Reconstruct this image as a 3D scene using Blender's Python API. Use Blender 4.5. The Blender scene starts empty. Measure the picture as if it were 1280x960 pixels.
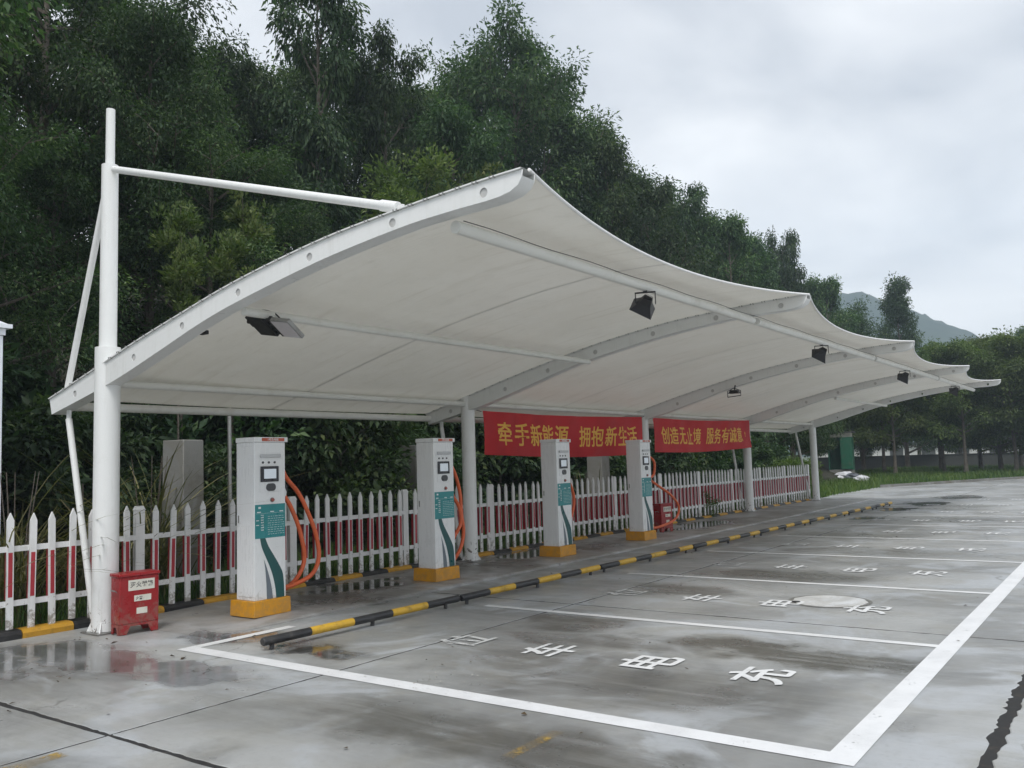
import bpy, math, random
import numpy as np
from mathutils import Vector, Matrix

scene = bpy.context.scene
COL = scene.collection
R = math.radians

# ------------------------------------------------------------------ camera
YAW, PITCH, ROLL = R(35.783), R(5.155), R(-1.729)
cam_data = bpy.data.cameras.new('camera')
cam_data.sensor_width = 36.0
cam_data.lens = 36.0 * 1087.5 / 1280.0
cam_data.clip_start = 0.05
cam_data.clip_end = 6000
cam = bpy.data.objects.new('camera', cam_data)
COL.objects.link(cam)
fwd = Vector((-math.sin(YAW) * math.cos(PITCH), math.cos(YAW) * math.cos(PITCH), math.sin(PITCH)))
r0 = Vector((math.cos(YAW), math.sin(YAW), 0))
u0 = r0.cross(fwd)
rt = r0 * math.cos(ROLL) + u0 * math.sin(ROLL)
up = -r0 * math.sin(ROLL) + u0 * math.cos(ROLL)
M = Matrix((rt, up, -fwd)).transposed().to_4x4()
M.translation = Vector((0, 0, 1.6))
cam.matrix_world = M
scene.camera = cam

# ------------------------------------------------------------------ sky, sun, exposure
SUN_EL, SUN_AZ = R(58), R(150)          # azimuth clockwise from +Y: light from behind and right of the camera
world = bpy.data.worlds.new('World')
scene.world = world
world.use_nodes = True
wt = world.node_tree
for n in list(wt.nodes):
    wt.nodes.remove(n)


def wn(kind, **kw):
    n = wt.nodes.new(kind)
    for k, v in kw.items():
        setattr(n, k, v)
    return n


w_out = wn('ShaderNodeOutputWorld')
w_bg = wn('ShaderNodeBackground')
w_bg.inputs['Strength'].default_value = 0.1
sky = wn('ShaderNodeTexSky', sky_type='NISHITA')
sky.sun_disc = False
sky.sun_elevation = SUN_EL
sky.sun_rotation = SUN_AZ
sky.air_density = 1.6
sky.dust_density = 3.0
tc = wn('ShaderNodeTexCoord')
sep = wn('ShaderNodeSeparateXYZ')
wt.links.new(tc.outputs['Generated'], sep.inputs[0])
zc = wn('ShaderNodeMath', operation='MAXIMUM'); zc.inputs[1].default_value = 0.0
wt.links.new(sep.outputs['Z'], zc.inputs[0])
za = wn('ShaderNodeMath', operation='ADD'); za.inputs[1].default_value = 0.22
wt.links.new(zc.outputs[0], za.inputs[0])
dx = wn('ShaderNodeMath', operation='DIVIDE'); dy = wn('ShaderNodeMath', operation='DIVIDE')
wt.links.new(sep.outputs['X'], dx.inputs[0]); wt.links.new(za.outputs[0], dx.inputs[1])
wt.links.new(sep.outputs['Y'], dy.inputs[0]); wt.links.new(za.outputs[0], dy.inputs[1])
cmb = wn('ShaderNodeCombineXYZ')
wt.links.new(dx.outputs[0], cmb.inputs['X']); wt.links.new(dy.outputs[0], cmb.inputs['Y'])
n1 = wn('ShaderNodeTexNoise'); n1.inputs['Scale'].default_value = 1.5; n1.inputs['Detail'].default_value = 5
n1.inputs['Roughness'].default_value = 0.48; n1.inputs['Distortion'].default_value = 0.35
wt.links.new(cmb.outputs[0], n1.inputs['Vector'])
cr = wn('ShaderNodeValToRGB')
cr.color_ramp.elements[0].position = 0.36; cr.color_ramp.elements[0].color = (0.35, 0.37, 0.405, 1)
cr.color_ramp.elements[1].position = 0.64; cr.color_ramp.elements[1].color = (0.65, 0.655, 0.665, 1)
wt.links.new(n1.outputs['Fac'], cr.inputs[0])
# the cloud sheet thins to a pale band all round the horizon
hz = wn('ShaderNodeMapRange'); hz.inputs['From Min'].default_value = 0.0; hz.inputs['From Max'].default_value = 0.36
hz.inputs['To Min'].default_value = 0.75; hz.inputs['To Max'].default_value = 0.0
wt.links.new(zc.outputs[0], hz.inputs['Value'])
mh = wn('ShaderNodeMixRGB'); mh.inputs['Color2'].default_value = (0.68, 0.70, 0.73, 1)
wt.links.new(hz.outputs[0], mh.inputs['Fac']); wt.links.new(cr.outputs[0], mh.inputs['Color1'])
sc10 = wn('ShaderNodeMixRGB', blend_type='MULTIPLY'); sc10.inputs['Fac'].default_value = 1
sc10.inputs['Color2'].default_value = (10, 10, 10, 1)
wt.links.new(mh.outputs[0], sc10.inputs['Color1'])
mx = wn('ShaderNodeMixRGB'); mx.inputs['Fac'].default_value = 0.95
wt.links.new(sky.outputs[0], mx.inputs['Color1']); wt.links.new(sc10.outputs[0], mx.inputs['Color2'])
wt.links.new(mx.outputs[0], w_bg.inputs['Color'])
wt.links.new(w_bg.outputs[0], w_out.inputs[0])

sun_data = bpy.data.lights.new('sun', 'SUN')
sun_data.energy = 1.35
sun_data.angle = R(25)
sun_data.color = (1.0, 0.97, 0.93)
sun = bpy.data.objects.new('sun', sun_data)
COL.objects.link(sun)
sdir = Vector((math.cos(SUN_EL) * math.sin(SUN_AZ), math.cos(SUN_EL) * math.cos(SUN_AZ), math.sin(SUN_EL)))
sun.rotation_euler = sdir.to_track_quat('Z', 'Y').to_euler()
sun.location = sdir * 40

scene.view_settings.view_transform = 'Standard'
scene.view_settings.look = 'None'
scene.view_settings.exposure = 0.84
scene.view_settings.gamma = 1.0
scene.view_settings.use_curve_mapping = False
scene.render.engine = 'CYCLES'
scene.cycles.use_denoising = True
scene.cycles.max_bounces = 6
scene.cycles.diffuse_bounces = 3
scene.cycles.glossy_bounces = 3
scene.cycles.transparent_max_bounces = 6
scene.cycles.volume_bounces = 1
scene.cycles.use_adaptive_sampling = True
scene.cycles.adaptive_threshold = 0.02

# ------------------------------------------------------------------ material helpers
MATS = {}


def nodes_of(name):
    m = bpy.data.materials.new(name)
    m.use_nodes = True
    nt = m.node_tree
    b = nt.nodes['Principled BSDF']
    return m, nt, b


def add(nt, kind, **kw):
    n = nt.nodes.new(kind)
    for k, v in kw.items():
        setattr(n, k, v)
    return n


def math_n(nt, op, a, b=None, clamp=False):
    n = add(nt, 'ShaderNodeMath', operation=op)
    n.use_clamp = clamp
    for i, v in enumerate((a, b)):
        if v is None:
            continue
        if isinstance(v, (int, float)):
            n.inputs[i].default_value = v
        else:
            nt.links.new(v, n.inputs[i])
    return n.outputs[0]


def noise(nt, vec, scale, detail=4, rough=0.55, dist=0.0):
    n = add(nt, 'ShaderNodeTexNoise')
    n.inputs['Scale'].default_value = scale
    n.inputs['Detail'].default_value = detail
    n.inputs['Roughness'].default_value = rough
    n.inputs['Distortion'].default_value = dist
    if vec is not None:
        nt.links.new(vec, n.inputs['Vector'])
    return n.outputs['Fac']


def ramp(nt, fac, a, b, lo=0.0, hi=1.0):
    n = add(nt, 'ShaderNodeMapRange')
    n.interpolation_type = 'SMOOTHSTEP'
    n.inputs['From Min'].default_value = a
    n.inputs['From Max'].default_value = b
    n.inputs['To Min'].default_value = lo
    n.inputs['To Max'].default_value = hi
    nt.links.new(fac, n.inputs['Value'])
    return n.outputs[0]


def mixc(nt, fac, c1, c2, mode='MIX'):
    n = add(nt, 'ShaderNodeMixRGB', blend_type=mode)
    for key, v in (('Fac', fac), ('Color1', c1), ('Color2', c2)):
        if isinstance(v, (int, float)):
            n.inputs[key].default_value = v
        elif isinstance(v, tuple):
            n.inputs[key].default_value = (*v, 1) if len(v) == 3 else v
        else:
            nt.links.new(v, n.inputs[key])
    return n.outputs[0]


def bump(nt, b, height, strength=0.2, dist=0.01):
    n = add(nt, 'ShaderNodeBump')
    n.inputs['Strength'].default_value = strength
    n.inputs['Distance'].default_value = dist
    nt.links.new(height, n.inputs['Height'])
    nt.links.new(n.outputs[0], b.inputs['Normal'])


def pos(nt):
    return add(nt, 'ShaderNodeNewGeometry').outputs['Position']


def simple(name, col, rough=0.5, metal=0.0, grime=0.15, scale=6.0, dirt=(0.12, 0.10, 0.08), spec=0.5, streak=False, emit=0.0, splash=0.0):
    """painted / plastic surface with uneven grime of its own and a slightly uneven gloss"""
    m, nt, b = nodes_of(name)
    p = pos(nt)
    f = noise(nt, p, scale, 6, 0.65)
    if streak:
        mp = add(nt, 'ShaderNodeMapping'); mp.inputs['Scale'].default_value = (9, 9, 0.9)
        nt.links.new(p, mp.inputs['Vector'])
        f2 = noise(nt, mp.outputs[0], 3.0, 5, 0.6)
        f = math_n(nt, 'MULTIPLY', math_n(nt, 'ADD', f, f2), 0.5)
    g = ramp(nt, f, 0.48, 0.78, 0.0, grime)
    c = mixc(nt, g, col, dirt)
    if splash:      # mud thrown up from the ground, in spots and runs
        sp = add(nt, 'ShaderNodeSeparateXYZ'); nt.links.new(p, sp.inputs[0])
        hgt = ramp(nt, sp.outputs['Z'], 0.05, 0.6, 0.16, -0.10)
        k = ramp(nt, math_n(nt, 'ADD', noise(nt, p, 13, 7, 0.75, 0.4), hgt), 0.58, 0.70, 0, splash)
        c = mixc(nt, k, c, (0.20, 0.17, 0.13))
    nt.links.new(c, b.inputs['Base Color'])
    nt.links.new(ramp(nt, f, 0.3, 0.7, max(0.03, rough - 0.1), min(1, rough + 0.15)), b.inputs['Roughness'])
    b.inputs['Metallic'].default_value = metal
    b.inputs['Specular IOR Level'].default_value = spec
    if emit:
        b.inputs['Emission Color'].default_value = (*col, 1)
        b.inputs['Emission Strength'].default_value = emit
    MATS[name] = m
    return m


# ---- concrete with damp sheen and puddles lying in the low spots
PUDDLES = [  # x, y, rx, ry
    (-7.6, 4.15, 1.5, 0.42), (-6.35, 4.25, 0.75, 0.38), (-8.6, 3.4, 1.2, 0.5), (-6.05, 5.25, 0.55, 0.22), (-7.3, 5.35, 0.55, 0.3),
    (-8.6, 8.2, 0.5, 0.8), (-5.4, 28.6, 0.7, 1.3), (-5.7, 25.8, 0.5, 1.0), (-5.6, 22.2, 0.35, 0.6), (-8.7, 12.6, 0.6, 1.2),
    (-5.2, 32.5, 0.8, 1.4), (-8.4, 19.0, 0.5, 1.6)]

STAINS = [  # soft damp or oily stains: x, y, rx, ry, strength
    (-3.2, 4.1, 2.0, 0.45, 0.75), (-5.0, 3.9, 1.2, 0.5, 0.35), (-2.6, 7.1, 1.05, 0.36, 1.0), (-2.0, 7.0, 0.6, 0.42, 1.15), (-3.4, 5.7, 1.9, 0.7, 0.55), (-6.9, 5.4, 0.9, 0.4, 0.6), (-7.9, 4.0, 1.3, 0.6, 0.6), (-4.75, 7.5, 0.8, 0.5, 0.8),
    (-4.3, 6.75, 1.0, 0.3, 0.6), (-4.7, 9.9, 0.9, 0.6, 0.75), (-4.1, 11.6, 1.4, 0.6, 0.8), (-3.2, 14.8, 2.0, 0.8, 0.5), (-4.6, 17.5, 1.6, 0.9, 0.6),
    (-8.3, 7.6, 0.9, 1.3, 0.95), (-8.3, 10.8, 0.8, 1.0, 0.7), (-8.3, 13.8, 0.7, 1.2, 0.8), (-8.4, 19.5, 0.6, 2.2, 0.7), (-6.1, 5.3, 0.8, 0.25, 0.9),
    (-7.2, 3.0, 2.2, 0.7, 0.35), (-4.4, 2.0, 1.6, 0.8, 0.7), (0.4, 6.0, 0.8, 2.5, 0.3), (-4.2, 22, 1.8, 1.2, 0.55), (-4.6, 27, 1.5, 1.8, 0.6)]


def chipped_steel():
    m, nt, b = nodes_of('post_steel')
    p = pos(nt)
    sp = add(nt, 'ShaderNodeSeparateXYZ'); nt.links.new(p, sp.inputs[0])
    f = noise(nt, p, 3.2, 6, 0.65)
    mp = add(nt, 'ShaderNodeMapping'); mp.inputs['Scale'].default_value = (9, 9, 0.8)
    nt.links.new(p, mp.inputs['Vector'])
    st = noise(nt, mp.outputs[0], 2.5, 6, 0.65)
    c = mixc(nt, ramp(nt, f, 0.5, 0.75, 0, 0.2), (0.78, 0.79, 0.78), (0.42, 0.41, 0.36))
    c = mixc(nt, ramp(nt, st, 0.55, 0.75, 0, 0.3), c, (0.44, 0.43, 0.37))
    ch = ramp(nt, noise(nt, p, 14, 6, 0.7, 0.6), 0.57, 0.60)
    low = ramp(nt, sp.outputs['Z'], 0.05, 0.7, 1, 0)
    k = math_n(nt, 'MULTIPLY', ch, ramp(nt, math_n(nt, 'MULTIPLY', low, noise(nt, p, 2.0, 3)), 0.22, 0.4))
    c = mixc(nt, k, c, (0.10, 0.075, 0.055))
    nt.links.new(c, b.inputs['Base Color'])
    b.inputs['Roughness'].default_value = 0.42
    bump(nt, b, math_n(nt, 'SUBTRACT', f, k), 0.15, 0.004)
    MATS['post_steel'] = m


chipped_steel()


def concrete(name, base=(0.355, 0.362, 0.357), wet=True, warm=0.38):
    m, nt, b = nodes_of(name)
    p = pos(nt)
    big = noise(nt, p, 0.35, 5, 0.6, 0.6)
    mid = noise(nt, p, 1.9, 6, 0.62, 0.4)
    fine = noise(nt, p, 24, 5, 0.7)
    grit = noise(nt, p, 160, 3, 0.7)
    oi = add(nt, 'ShaderNodeObjectInfo').outputs['Random']
    c = mixc(nt, ramp(nt, big, 0.34, 0.66), tuple(x * 0.58 for x in base), tuple(x * 1.12 for x in base))
    c = mixc(nt, ramp(nt, mid, 0.45, 0.70, 0, warm), c, (base[0] * 0.72, base[1] * 0.67, base[2] * 0.56))
    film = noise(nt, p, 0.8, 6, 0.6, 1.2)
    c = mixc(nt, ramp(nt, film, 0.49, 0.62, 0, 0.75), c, (base[0] * 1.22, base[1] * 1.26, base[2] * 1.34))
    c = mixc(nt, ramp(nt, fine, 0.50, 0.78, 0, 0.45), c, tuple(x * 0.55 for x in base))
    c = mixc(nt, ramp(nt, grit, 0.60, 0.8, 0, 0.4), c, tuple(min(1, x * 1.5) for x in base))
    c = mixc(nt, ramp(nt, grit, 0.42, 0.25, 0, 0.5), c, tuple(x * 0.5 for x in base))
    # brushed / dragged streaks along the bays
    mp = add(nt, 'ShaderNodeMapping'); mp.inputs['Scale'].default_value = (0.5, 3.2, 1)
    mp.inputs['Rotation'].default_value = (0, 0, R(8))
    nt.links.new(p, mp.inputs['Vector'])
    stk = noise(nt, mp.outputs[0], 1.6, 6, 0.65, 0.5)
    c = mixc(nt, ramp(nt, stk, 0.5, 0.75, 0, 0.20), c, tuple(x * 0.60 for x in base))
    c = mixc(nt, ramp(nt, stk, 0.5, 0.25, 0, 0.15), c, tuple(x * 1.30 for x in base))
    # fine hair cracks
    vor = add(nt, 'ShaderNodeTexVoronoi', feature='DISTANCE_TO_EDGE'); vor.inputs['Scale'].default_value = 0.34
    dn = add(nt, 'ShaderNodeTexNoise'); dn.inputs['Scale'].default_value = 2.5; dn.inputs['Detail'].default_value = 6
    nt.links.new(p, dn.inputs['Vector'])
    va = add(nt, 'ShaderNodeVectorMath', operation='MULTIPLY_ADD')
    va.inputs[1].default_value = (0.7, 0.7, 0); nt.links.new(dn.outputs['Color'], va.inputs[0]); nt.links.new(p, va.inputs[2])
    nt.links.new(va.outputs[0], vor.inputs['Vector'])
    crk = ramp(nt, vor.outputs['Distance'], 0.0, 0.006, 1, 0)
    crk = math_n(nt, 'MULTIPLY', crk, ramp(nt, big, 0.5, 0.62, 0, 0.55))
    c = mixc(nt, crk, c, (0.07, 0.068, 0.06))
    tint = math_n(nt, 'MULTIPLY_ADD', oi, 0.16)
    tint.node.inputs[2].default_value = 0.92
    hs = add(nt, 'ShaderNodeHueSaturation'); nt.links.new(c, hs.inputs['Color']); nt.links.new(tint, hs.inputs['Value'])
    c = hs.outputs[0]
    rough = ramp(nt, math_n(nt, 'MULTIPLY', math_n(nt, 'ADD', mid, stk), 0.5), 0.35, 0.65, 0.30, 0.62)
    if wet:
        wob = add(nt, 'ShaderNodeTexNoise'); wob.inputs['Scale'].default_value = 1.7; wob.inputs['Detail'].default_value = 5
        nt.links.new(p, wob.inputs['Vector'])
        wv = add(nt, 'ShaderNodeVectorMath', operation='MULTIPLY_ADD')
        wv.inputs[1].default_value = (1.5, 1.0, 0); nt.links.new(wob.outputs['Color'], wv.inputs[0])
        sh = add(nt, 'ShaderNodeVectorMath', operation='SUBTRACT'); sh.inputs[1].default_value = (0.75, 0.5, 0)
        nt.links.new(p, sh.inputs[0]); nt.links.new(sh.outputs[0], wv.inputs[2])
        w = None
        for (x, y, rx, ry) in PUDDLES:
            s = add(nt, 'ShaderNodeVectorMath', operation='SUBTRACT'); s.inputs[1].default_value = (x, y, 0)
            nt.links.new(wv.outputs[0], s.inputs[0])
            d = add(nt, 'ShaderNodeVectorMath', operation='MULTIPLY'); d.inputs[1].default_value = (1 / rx, 1 / ry, 0)
            nt.links.new(s.outputs[0], d.inputs[0])
            l = add(nt, 'ShaderNodeVectorMath', operation='LENGTH'); nt.links.new(d.outputs[0], l.inputs[0])
            v = ramp(nt, l.outputs['Value'], 0.55, 1.25, 1, 0)
            w = v if w is None else math_n(nt, 'MAXIMUM', w, v)
        soft = None
        for (x, y, rx, ry, st_) in STAINS:
            s = add(nt, 'ShaderNodeVectorMath', operation='SUBTRACT'); s.inputs[1].default_value = (x, y, 0)
            nt.links.new(wv.outputs[0], s.inputs[0])
            d = add(nt, 'ShaderNodeVectorMath', operation='MULTIPLY'); d.inputs[1].default_value = (1 / rx, 1 / ry, 0)
            nt.links.new(s.outputs[0], d.inputs[0])
            l = add(nt, 'ShaderNodeVectorMath', operation='LENGTH'); nt.links.new(d.outputs[0], l.inputs[0])
            v = ramp(nt, l.outputs['Value'], 0.45, 1.2, st_, 0)
            soft = v if soft is None else math_n(nt, 'MAXIMUM', soft, v)
        soft = math_n(nt, 'MULTIPLY', soft, ramp(nt, stk, 0.3, 0.6, 0.55, 1.15))
        c = mixc(nt, soft, c, mixc(nt, 1.0, c, (0.34, 0.325, 0.29), 'MULTIPLY'))
        rough = math_n(nt, 'SUBTRACT', rough, math_n(nt, 'MULTIPLY', soft, 0.2))
        # damp patches elsewhere, where the noise says the slab lies low
        dampn = ramp(nt, noise(nt, p, 0.55, 5, 0.6, 0.8), 0.57, 0.72, 0, 0.55)
        w = math_n(nt, 'MAXIMUM', w, dampn)
        w = math_n(nt, 'MULTIPLY', w, ramp(nt, mid, 0.25, 0.5, 0.35, 1))
        c = mixc(nt, math_n(nt, 'MULTIPLY', w, 0.62), c, mixc(nt, 1.0, c, (0.28, 0.28, 0.29), 'MULTIPLY'))
        rr = add(nt, 'ShaderNodeMix'); nt.links.new(ramp(nt, w, 0.25, 0.8), rr.inputs[0])
        nt.links.new(rough, rr.inputs[2]); rr.inputs[3].default_value = 0.10
        rough = rr.outputs[0]
        hgt = math_n(nt, 'MULTIPLY', math_n(nt, 'ADD', fine, grit), math_n(nt, 'SUBTRACT', 1.0, ramp(nt, w, 0.3, 0.75)))
    else:
        hgt = math_n(nt, 'ADD', fine, grit)
    nt.links.new(c, b.inputs['Base Color'])
    nt.links.new(rough, b.inputs['Roughness'])
    bump(nt, b, hgt, 0.35, 0.004)
    MATS[name] = m
    return m


def road_paint(name, col, wear=0.5, scale=5.0):
    """thin worn paint: bare patches let the slab below show through"""
    m, nt, b = nodes_of(name)
    p = pos(nt)
    n_ = noise(nt, p, scale, 8, 0.75, 0.3)
    f_ = noise(nt, p, 55, 4, 0.7)
    k = math_n(nt, 'ADD', math_n(nt, 'MULTIPLY', n_, 0.7), math_n(nt, 'MULTIPLY', f_, 0.3))
    al = ramp(nt, k, wear - 0.07, wear + 0.04, 0.12, 1.0)
    c = mixc(nt, ramp(nt, noise(nt, p, 2.2, 6, 0.7), 0.4, 0.75, 0, 0.5), col, tuple(x * 0.66 for x in col))
    nt.links.new(c, b.inputs['Base Color'])
    b.inputs['Roughness'].default_value = 0.45
    nt.links.new(al, b.inputs['Alpha'])
    bump(nt, b, f_, 0.2, 0.003)
    MATS[name] = m
    return m


def leaf_mat(name, dark, mid, light, trans=0.3, rough=0.55):
    m, nt, b = nodes_of(name)
    at = add(nt, 'ShaderNodeAttribute', attribute_name='tint').outputs['Fac']
    oi = add(nt, 'ShaderNodeObjectInfo').outputs['Random']
    cr = add(nt, 'ShaderNodeValToRGB')
    e = cr.color_ramp.elements
    e[0].position = 0.0; e[0].color = (*dark, 1)
    e[1].position = 1.0; e[1].color = (*light, 1)
    x = e.new(0.55); x.color = (*mid, 1)
    nt.links.new(at, cr.inputs[0])
    hs = add(nt, 'ShaderNodeHueSaturation')
    nt.links.new(cr.outputs[0], hs.inputs['Color'])
    nt.links.new(ramp(nt, oi, 0, 1, 0.485, 0.515), hs.inputs['Hue'])
    nt.links.new(ramp(nt, oi, 0, 1, 0.8, 1.2), hs.inputs['Value'])
    nt.links.new(hs.outputs[0], b.inputs['Base Color'])
    b.inputs['Roughness'].default_value = rough
    b.inputs['Specular IOR Level'].default_value = 0.25
    tr = add(nt, 'ShaderNodeBsdfTranslucent')
    nt.links.new(mixc(nt, 1.0, hs.outputs[0], (1.0, 1.25, 0.5), 'MULTIPLY'), tr.inputs['Color'])
    ms = add(nt, 'ShaderNodeMixShader'); ms.inputs[0].default_value = trans
    nt.links.new(b.outputs[0], ms.inputs[1]); nt.links.new(tr.outputs[0], ms.inputs[2])
    nt.links.new(ms.outputs[0], nt.nodes['Material Output'].inputs['Surface'])
    MATS[name] = m
    return m


def earth(name, c1, c2, scale=1.5):
    m, nt, b = nodes_of(name)
    p = pos(nt)
    f = noise(nt, p, scale, 8, 0.7, 0.5)
    g = noise(nt, p, scale * 14, 5, 0.7)
    c = mixc(nt, ramp(nt, f, 0.35, 0.65), c1, c2)
    c = mixc(nt, ramp(nt, g, 0.5, 0.75, 0, 0.5), c, tuple(x * 0.5 for x in c1))
    nt.links.new(c, b.inputs['Base Color'])
    b.inputs['Roughness'].default_value = 0.95
    bump(nt, b, math_n(nt, 'ADD', f, g), 0.6, 0.05)
    MATS[name] = m
    return m


concrete('concrete')
concrete('walkway_concrete', (0.37, 0.36, 0.345), True, 0.55)
concrete('old_concrete', (0.20, 0.197, 0.18), False, 0.95)
concrete('dark_concrete', (0.085, 0.088, 0.078), False, 0.9)
concrete('pale_cement', (0.66, 0.66, 0.64), False, 0.25)
simple('joint', (0.018, 0.018, 0.018), 0.9, grime=0.5, scale=9)
road_paint('white_line', (0.77, 0.78, 0.79), 0.385, 6.0)
road_paint('worn_white_line', (0.76, 0.77, 0.77), 0.38, 3.0)
road_paint('worn_character', (0.78, 0.79, 0.79), 0.40, 5.0)
road_paint('faded_character', (0.66, 0.67, 0.66), 0.47, 4.0)
road_paint('yellow_mark', (0.42, 0.28, 0.07), 0.58, 7.0)
simple('yellow_paint', (0.60, 0.36, 0.03), 0.45, grime=0.75, scale=7, dirt=(0.10, 0.08, 0.05))
simple('kerb_yellow', (0.55, 0.29, 0.025), 0.5, grime=0.7, scale=9, dirt=(0.10, 0.08, 0.05))
simple('black_paint', (0.022, 0.022, 0.024), 0.4, grime=0.6, scale=8, dirt=(0.10, 0.095, 0.085))
simple('white_steel', (0.78, 0.79, 0.78), 0.35, grime=0.28, scale=3.2, dirt=(0.36, 0.35, 0.31), streak=True)
simple('purlin_steel', (0.74, 0.74, 0.70), 0.4, grime=0.3, scale=3.2, dirt=(0.40, 0.36, 0.28))
simple('hole_backing_grey', (0.52, 0.52, 0.51), 0.5, grime=0.3, scale=12)  # grey for the discs added to lighten the rafter holes
simple('hem', (0.86, 0.86, 0.85), 0.5, grime=0.2)
simple('seam', (0.72, 0.715, 0.68), 0.6, grime=0.2)
simple('steel', (0.35, 0.35, 0.34), 0.45, 0.8, grime=0.5, scale=20)
simple('fence_white', (0.80, 0.80, 0.80), 0.35, grime=0.35, scale=5, dirt=(0.33, 0.35, 0.27), streak=True, splash=0.75)
simple('fence_red', (0.42, 0.03, 0.045), 0.4, grime=0.3, scale=6)
simple('cabinet', (0.80, 0.81, 0.81), 0.28, grime=0.12, scale=3, dirt=(0.5, 0.49, 0.45), streak=True, splash=0.28)
simple('cabinet_recess', (0.52, 0.53, 0.54), 0.4)
simple('plinth', (0.64, 0.29, 0.010), 0.5, grime=0.45, scale=5, dirt=(0.22, 0.13, 0.04), splash=0.25)
simple('teal', (0.018, 0.24, 0.25), 0.35, grime=0.2)
simple('dark_teal', (0.012, 0.085, 0.085), 0.35, grime=0.1)
simple('slate', (0.15, 0.18, 0.21), 0.35, grime=0.1)
simple('print_white', (0.75, 0.80, 0.80), 0.5, grime=0.1)
simple('label_red', (0.50, 0.10, 0.05), 0.4)
simple('screen_frame', (0.015, 0.016, 0.022), 0.25)
simple('screen', (0.62, 0.68, 0.74), 0.12, emit=0.12)
simple('dark_plastic', (0.05, 0.053, 0.058), 0.35)
simple('stop_button', (0.33, 0.08, 0.06), 0.35)
simple('orange_cable', (0.70, 0.13, 0.04), 0.45, grime=0.35, scale=8, dirt=(0.2, 0.08, 0.05))
simple('red_box', (0.30, 0.010, 0.013), 0.3, grime=0.4, scale=6, dirt=(0.13, 0.02, 0.018), splash=0.4)
simple('ink', (0.03, 0.03, 0.03), 0.6)
simple('paper', (0.70, 0.68, 0.60), 0.6, grime=0.3)
simple('lamp_black', (0.018, 0.019, 0.022), 0.4, 0.2, grime=0.2)
simple('lamp_glass', (0.60, 0.57, 0.59), 0.12)
simple('booth_green', (0.012, 0.10, 0.055), 0.4, grime=0.4, scale=3)
simple('booth_cream', (0.55, 0.52, 0.45), 0.6, grime=0.4)
simple('bag_white', (0.62, 0.63, 0.66), 0.4, grime=0.3)
simple('bag_dark', (0.10, 0.11, 0.13), 0.35)
simple('pillar_white', (0.80, 0.83, 0.88), 0.35, grime=0.15)
simple('far_wall', (0.62, 0.62, 0.60), 0.7, grime=0.3, scale=0.6)
simple('far_dark', (0.06, 0.065, 0.06), 0.8)
simple('gold', (0.85, 0.47, 0.07), 0.55, grime=0.15)
leaf_mat('leaf_deep', (0.015, 0.034, 0.017), (0.050, 0.090, 0.042), (0.155, 0.210, 0.100), 0.36)
leaf_mat('leaf_mid', (0.018, 0.043, 0.018), (0.066, 0.114, 0.048), (0.185, 0.240, 0.105), 0.36)
leaf_mat('leaf_olive', (0.05, 0.075, 0.024), (0.105, 0.145, 0.046), (0.20, 0.235, 0.085), 0.4)
leaf_mat('leaf_light', (0.055, 0.095, 0.034), (0.105, 0.165, 0.058), (0.20, 0.27, 0.11), 0.4)
leaf_mat('leaf_yellow', (0.055, 0.085, 0.028), (0.11, 0.145, 0.05), (0.22, 0.24, 0.10), 0.36)
leaf_mat('reed', (0.07, 0.085, 0.03), (0.14, 0.14, 0.06), (0.28, 0.25, 0.13), 0.3)
leaf_mat('grass', (0.035, 0.075, 0.018), (0.08, 0.14, 0.034), (0.16, 0.21, 0.06), 0.4)
leaf_mat('litter', (0.05, 0.035, 0.02), (0.10, 0.075, 0.04), (0.55, 0.54, 0.5), 0.0)
earth('bark', (0.10, 0.085, 0.068), (0.17, 0.15, 0.125), 4)
earth('soil', (0.035, 0.034, 0.024), (0.06, 0.06, 0.035), 0.8)
earth('turf', (0.045, 0.065, 0.022), (0.075, 0.095, 0.035), 0.6)
earth('forest_far', (0.018, 0.038, 0.026), (0.034, 0.058, 0.036), 0.06)


def membrane_mat():
    m, nt, b = nodes_of('membrane')
    p = pos(nt)
    f = noise(nt, p, 0.6, 6, 0.6)
    g = noise(nt, p, 4.0, 5, 0.65)
    c = mixc(nt, ramp(nt, f, 0.35, 0.7), (0.86, 0.85, 0.80), (0.77, 0.755, 0.69))
    c = mixc(nt, ramp(nt, g, 0.5, 0.8, 0, 0.25), c, (0.55, 0.54, 0.48))
    mp = add(nt, 'ShaderNodeMapping'); mp.inputs['Scale'].default_value = (0.35, 3.0, 1)
    nt.links.new(p, mp.inputs['Vector'])
    run = noise(nt, mp.outputs[0], 1.6, 6, 0.65, 0.3)
    c = mixc(nt, ramp(nt, run, 0.52, 0.72, 0, 0.35), c, (0.50, 0.46, 0.36))
    nt.links.new(c, b.inputs['Base Color'])
    b.inputs['Roughness'].default_value = 0.45
    bump(nt, b, math_n(nt, 'ADD', run, math_n(nt, 'MULTIPLY', f, 2.0)), 0.25, 0.05)
    tr = add(nt, 'ShaderNodeBsdfTranslucent'); tr.inputs['Color'].default_value = (0.82, 0.79, 0.70, 1)
    ms = add(nt, 'ShaderNodeMixShader'); ms.inputs[0].default_value = 0.13
    nt.links.new(b.outputs[0], ms.inputs[1]); nt.links.new(tr.outputs[0], ms.inputs[2])
    nt.links.new(ms.outputs[0], nt.nodes['Material Output'].inputs['Surface'])
    MATS['membrane'] = m


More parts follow.
